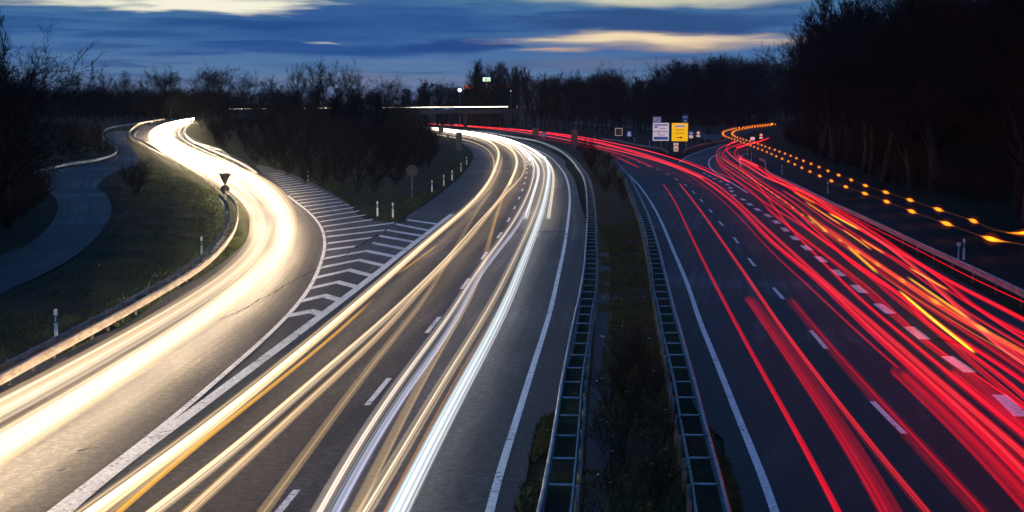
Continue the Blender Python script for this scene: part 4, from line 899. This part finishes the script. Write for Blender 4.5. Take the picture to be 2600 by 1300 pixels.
hh = z1 - z0; plate(r_, 'town_plate', 'sw_lit', -wd * .34, wd * .36, z0 + hh * .77, z0 + hh * .90)
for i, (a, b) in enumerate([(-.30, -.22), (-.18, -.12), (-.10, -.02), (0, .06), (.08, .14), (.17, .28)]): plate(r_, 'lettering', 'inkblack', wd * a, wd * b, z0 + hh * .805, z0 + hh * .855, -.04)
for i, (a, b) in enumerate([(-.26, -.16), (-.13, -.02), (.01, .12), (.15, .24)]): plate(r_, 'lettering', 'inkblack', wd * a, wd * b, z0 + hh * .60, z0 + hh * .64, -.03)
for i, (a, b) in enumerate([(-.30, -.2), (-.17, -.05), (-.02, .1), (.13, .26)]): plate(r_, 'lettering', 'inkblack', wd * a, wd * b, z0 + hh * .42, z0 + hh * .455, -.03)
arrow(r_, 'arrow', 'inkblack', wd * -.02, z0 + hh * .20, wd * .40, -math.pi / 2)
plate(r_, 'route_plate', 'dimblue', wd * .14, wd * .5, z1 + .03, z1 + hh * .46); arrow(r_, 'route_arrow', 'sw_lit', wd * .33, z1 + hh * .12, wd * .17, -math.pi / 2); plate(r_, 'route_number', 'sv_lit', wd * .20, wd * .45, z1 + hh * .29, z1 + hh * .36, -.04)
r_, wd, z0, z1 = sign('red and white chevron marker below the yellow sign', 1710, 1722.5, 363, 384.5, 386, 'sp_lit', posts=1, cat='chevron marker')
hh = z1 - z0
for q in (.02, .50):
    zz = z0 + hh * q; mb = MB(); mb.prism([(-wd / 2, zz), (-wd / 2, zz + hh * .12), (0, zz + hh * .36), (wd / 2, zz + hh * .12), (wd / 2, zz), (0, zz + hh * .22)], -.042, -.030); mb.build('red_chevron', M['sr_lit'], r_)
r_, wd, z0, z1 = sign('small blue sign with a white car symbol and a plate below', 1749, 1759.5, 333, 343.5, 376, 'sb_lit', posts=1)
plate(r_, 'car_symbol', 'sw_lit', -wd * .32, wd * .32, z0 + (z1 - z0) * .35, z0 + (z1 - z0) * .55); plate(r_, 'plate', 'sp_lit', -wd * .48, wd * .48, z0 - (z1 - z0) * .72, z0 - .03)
def round_sign(label, u, v, r, base_v, ring, face, plate_=True, cat='road sign'):
    g = gp(u, base_v); k = (g.y * CP + 5 * SP) / F; zc = (base_v - v) * k; rr = r * k; root = empty('road_sign', g); tag(root, label, cat)
    def disc(rad, y0, y1, m_, nm): mb = MB(); mb.prism([(rad * math.cos(t), zc + rad * math.sin(t)) for t in [2 * math.pi * i / 24 for i in range(24)]], y0, y1); mb.build(nm, M[m_], root)
    disc(rr, -.02, .02, ring, 'disc')
    if face: disc(rr * .72, -.035, -.022, face, 'face')
    mb = MB(); mb.tube((0, .06, -.2), (0, .06, zc), .035); mb.build('post', M['steel_dull'], root)
    if plate_: plate(root, 'plate', 'sp_lit', -rr * .95, rr * .95, zc - rr * 2.0, zc - rr * 1.1, 0, .03)
    return root, rr, zc
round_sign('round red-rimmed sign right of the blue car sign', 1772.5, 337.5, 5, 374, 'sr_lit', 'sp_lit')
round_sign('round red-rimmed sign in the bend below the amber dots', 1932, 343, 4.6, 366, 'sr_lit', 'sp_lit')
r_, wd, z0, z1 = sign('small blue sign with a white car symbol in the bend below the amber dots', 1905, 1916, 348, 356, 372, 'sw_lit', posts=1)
def motorway(label, u0, u1, v0, v1, bv, m1, m2):
    r_, wd, z0, z1 = sign(label, u0, u1, v0, v1, bv, m1, posts=1); hh = z1 - z0
    for s_ in (-1, 1):
        mb = MB(); mb.prism([(s_ * wd * a, z0 + hh * b) for a, b in ((.36, .08), (.10, .08), (.04, .50), (.12, .50))][::s_], -.036, -.024); mb.build('carriageway_symbol', M[m2], r_)
    plate(r_, 'bridge_symbol', m2, -wd * .28, wd * .28, z0 + hh * .55, z0 + hh * .66); 
    mb = MB(); mb.prism([(-wd * .12, z0 + hh * .66), (wd * .12, z0 + hh * .66), (wd * .06, z0 + hh * .88), (-wd * .06, z0 + hh * .88)], -.036, -.024); mb.build('carriageway_symbol', M[m2], r_)
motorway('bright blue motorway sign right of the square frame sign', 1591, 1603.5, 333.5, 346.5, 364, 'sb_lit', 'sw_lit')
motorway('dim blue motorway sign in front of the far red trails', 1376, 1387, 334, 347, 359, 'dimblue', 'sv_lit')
def framed(label, u0, u1, v0, v1, bv, fm):
    r_, wd, z0, z1 = sign(label, u0, u1, v0, v1, bv, 'sign_back', posts=1); t = wd * .05
    for nm, a in (('frame', (-wd / 2, wd / 2, z1 - t, z1)), ('frame', (-wd / 2, wd / 2, z0, z0 + t)), ('frame', (-wd / 2, -wd / 2 + t, z0 + t, z1 - t)), ('frame', (wd / 2 - t, wd / 2, z0 + t, z1 - t))): plate(r_, nm, fm, *a, y=-.035, t=.02)
    return r_, wd, z0
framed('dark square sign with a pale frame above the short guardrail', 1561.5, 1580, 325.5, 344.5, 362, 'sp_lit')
framed('dark square board in front of the far red trails, left of the dim motorway sign', 1352, 1369, 325, 342, 357, 'sign_back')
def boards(label, u0, u1, v0, v1, bv):
    r_, wd, z0, z1 = sign(label, u0, u1, v0, v1, bv, 'sign_back', posts=1, depth=.12); hh = z1 - z0
    for q in (.12, .3, .48, .66, .84): mb = MB(); mb.box((0, .11, z0 + hh * q), (wd * .92, .05, .06)); mb.build('stiffener', M['steel_dull'], r_)
    mb = MB(); mb.tube((0, .07, 0), (0, .07, z1 + .4), .06); mb.build('mast', M['steel_dull'], r_)
boards('tall dark board standing at the end of the median hedge', 1450.5, 1466, 329, 371.5, 377)
boards('dark board silhouetted on the far white trails, upper of two', 1113.5, 1126, 319, 336, 343)
boards('tall dark board silhouetted on the white trails at the island edge', 1158, 1173, 336, 379, 382)
r_, wd, z0, z1 = sign('small dark plate with a pale square left of the tall dark board', 1135, 1140, 342, 350, 358, 'sign_back', posts=1)
# yield and round sign seen from behind at the left guardrail
g = gp(572, 506); k = (g.y * CP + 5 * SP) / F; root = empty('road_sign', g); tag(root, 'triangular yield sign and round sign seen from behind at the left guardrail', 'road sign')
zt = (506 - 440.5) * k; zb = (506 - 470) * k; hw = 15.8 * k
mb = MB(); mb.prism([(-hw, zt), (-hw + .03, zt + .02), (hw - .03, zt + .02), (hw, zt), (.03, zb), (-.03, zb)], -.015, .015); mb.build('triangle', M['sign_back'], root)
zc = (506 - 481) * k; rr = 11.8 * k; mb = MB(); mb.prism([(rr * math.cos(t), zc + rr * math.sin(t)) for t in [2 * math.pi * i / 28 for i in range(28)]], -.015, .015); mb.build('disc', M['sign_back'], root)
mb = MB(); mb.tube((0, -.05, -.2), (0, -.05, zt - .05), .035); mb.build('post', M['steel_dull'], root)
r_, rr, zc = round_sign('round sign seen from behind in the brush of the island', 1046.5, 433, 14.5, 498, 'sign_back', None, False)

# ------------------------------------------------------------------ far bridge with traffic, lamps, billboard, pylon
Yb = 545.0
def bx(u): return (u - 1300) / F * Yb * .995
root = empty('road_bridge', (bx(1160), Yb, 0)); root.rotation_euler.y = -.008; tag(root, 'long dark road bridge crossing behind the far bend of the middle carriageway', 'bridge')
bw = bx(1420) - bx(440); xc = (bx(1420) + bx(440)) / 2 - bx(1160)
mb = MB(); mb.box((xc, 0, 6.0), (bw, 11, 1.1)); mb.build('deck', M['conc'], root)
for y_ in (-5.3, 5.3): mb = MB(); mb.box((xc, y_, 6.95), (bw, .25, .55)); mb.build('parapet', M['conc'], root)
for u in (560, 700, 850, 1000, 1182, 1290, 1400):
    mb = MB(); mb.box((bx(u) - bx(1160), 0, 2.6), (1.2, 7, 5.6)); mb.build('pier', M['conc'], root)
mb = MB(); mb.box((bx(1137) - bx(1160), -5.6, 7.4), (5.9, .12, 1.1)); mb.build('blue_sign_panel', M['dimblue'], root)
mb = MB(); mb.box((bx(1137) - bx(1160), -5.7, 7.4), (2.2, .05, .35)); mb.build('blue_sign_marks', M['sv_lit'], root)
yb = Yb - 3.0
trail('headlight_trail', 'straight white trail on the far road bridge', 'light trail', None, [Vector((bx(a), yb, 7.95 + .008 * (bx(a) - bx(1160)))) for a in (440, 700, 1000, 1200, 1290)], 0, .36, WHITE, 1.8, 2, 'fine', flat=.9)
def lamp(label, u, v, y, r, c, s):
    x = (u - 1300) / F * y; z = H + (275 - v) / F * y; g = hgt(x, y); root = empty('street_lamp', (x, y, g)); tag(root, label, 'lamp')
    mb = MB(); mb.tube((0, .3, -.3), (0, .3, z - g + .2), .12, .07); mb.build('mast', M['steel_dull'], root)
    mb = MB(); mb.box((0, .1, z - g + .12), (r * 2.6, .7, .14)); mb.build('lamp_housing', M['steel_dull'], root)
    mb = MB()
    rows = [[(r * math.sin(a) * math.cos(t), r * math.sin(a) * math.sin(t), z - g + r * math.cos(a)) for t in [2 * math.pi * i / 12 for i in range(12)]] for a in [math.pi * j / 8 for j in range(9)]]
    mb.quadstrip(rows, True); mb.build('lamp_globe', lit('lamp_glass', c, s), root, True)
lamp('brilliant white lamp in the gap of the far treeline', 1168, 229.5, 558, .6, (1, .95, .75), 14)
lamp('tiny white lamp at the right end of the orange glow', 1297, 231, 558, .16, (.9, .95, 1), 6)
y = 560.0; x = (1236 - 1300) / F * y; z = H + (275 - 202.5) / F * y; root = empty('billboard', (x, y, hgt(x, y))); tag(root, 'lit white and green billboard on a mast among the slim trees', 'billboard'); zz = z - hgt(x, y)
mb = MB(); mb.box((0, 0, zz), (2.9, .4, 1.5)); mb.build('panel', lit('billboard_white', (.75, .95, .85), 1.1), root)
mb = MB(); mb.box((-.2, -.22, zz - .1), (.9, .05, 1.0)); mb.box((.8, -.22, zz - .3), (.5, .05, .7)); mb.build('green_field', lit('billboard_green', (.35, .6, .05), 1.0), root)
mb = MB(); mb.tube((0, 0, -.3), (0, 0, zz - .9), .25); mb.build('mast', M['steel_dull'], root)
# orange glow beyond the trees, put into emissive boxes on plinths
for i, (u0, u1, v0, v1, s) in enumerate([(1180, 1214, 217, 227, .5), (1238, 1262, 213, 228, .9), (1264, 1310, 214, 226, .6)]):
    y = 640.0; root = empty('glow_box', ((u0 + u1 - 2600) / 2 / F * y, y, 0)); tag(root, ['orange glow box behind the trees right of the white lamp', 'orange glow box behind the trees under the billboard', 'dim orange glow box behind the slim trees'][i], 'glow box')
    zc = H + (275 - (v0 + v1) / 2) / F * y; mb = MB(); mb.box((0, 0, zc), ((u1 - u0) / F * y, 8, (v1 - v0) / F * y)); mb.build('glow_panel', lit('orange_glow', (1.0, .20, .05), .7 * s), root)
    mb = MB(); mb.box((0, .5, zc / 2 - (v1 - v0) / F * y / 4), ((u1 - u0) / F * y * 1.02, 9, zc - (v1 - v0) / F * y / 2)); mb.build('plinth', M['conc'], root)
y = 700.0; x = (243 - 1300) / F * y; g = hgt(x, y); root = empty('pylon', (x, y, g)); tag(root, 'thin electricity pylon rising above the left treeline', 'pylon'); zt = H + (275 - 156) / F * y - g
mb = MB()
for sx, sy in ((-1, -1), (1, -1), (1, 1), (-1, 1)): mb.tube((sx * 1.6, sy * 1.6, 0), (sx * .15, sy * .15, zt), .12, .07, 4)
for i in range(9):
    a = zt * i / 9; b = zt * (i + 1) / 9; wa = 1.6 - 1.45 * i / 9; wb = 1.6 - 1.45 * (i + 1) / 9
    for s_ in (-1, 1): mb.tube((-wa, s_ * wa, a), (wb, s_ * wb, b), .05, .05, 4); mb.tube((wa, s_ * wa, a), (-wb, s_ * wb, b), .05, .05, 4)
mb.build('lattice_mast', M['steel_dull'], root)
for q, l_ in ((.70, 3.6), (.82, 2.8)):
    mb = MB(); mb.tube((-l_, 0, zt * q), (l_, 0, zt * q), .13, .13, 4); mb.build('crossarm', M['steel_dull'], root)

# ------------------------------------------------------------------ damp evening air
mb = MB(); mb.box((0, 1560, 29), (6000, 3440, 64)); hz = mb.build('haze', bpy.data.materials.new('haze')); tag(hz, 'thin damp evening haze over the whole interchange', 'haze', None, 'stuff')
m = hz.data.materials[0]; m.use_nodes = True; k = N(m.node_tree); k.n.clear()
pv = k.new('ShaderNodeVolumePrincipled'); pv.inputs['Color'].default_value = (.9, .92, 1, 1); pv.inputs['Density'].default_value = .00006; pv.inputs['Anisotropy'].default_value = .3
k.l.new(pv.outputs[0], k.new('ShaderNodeOutputMaterial').inputs['Volume'])
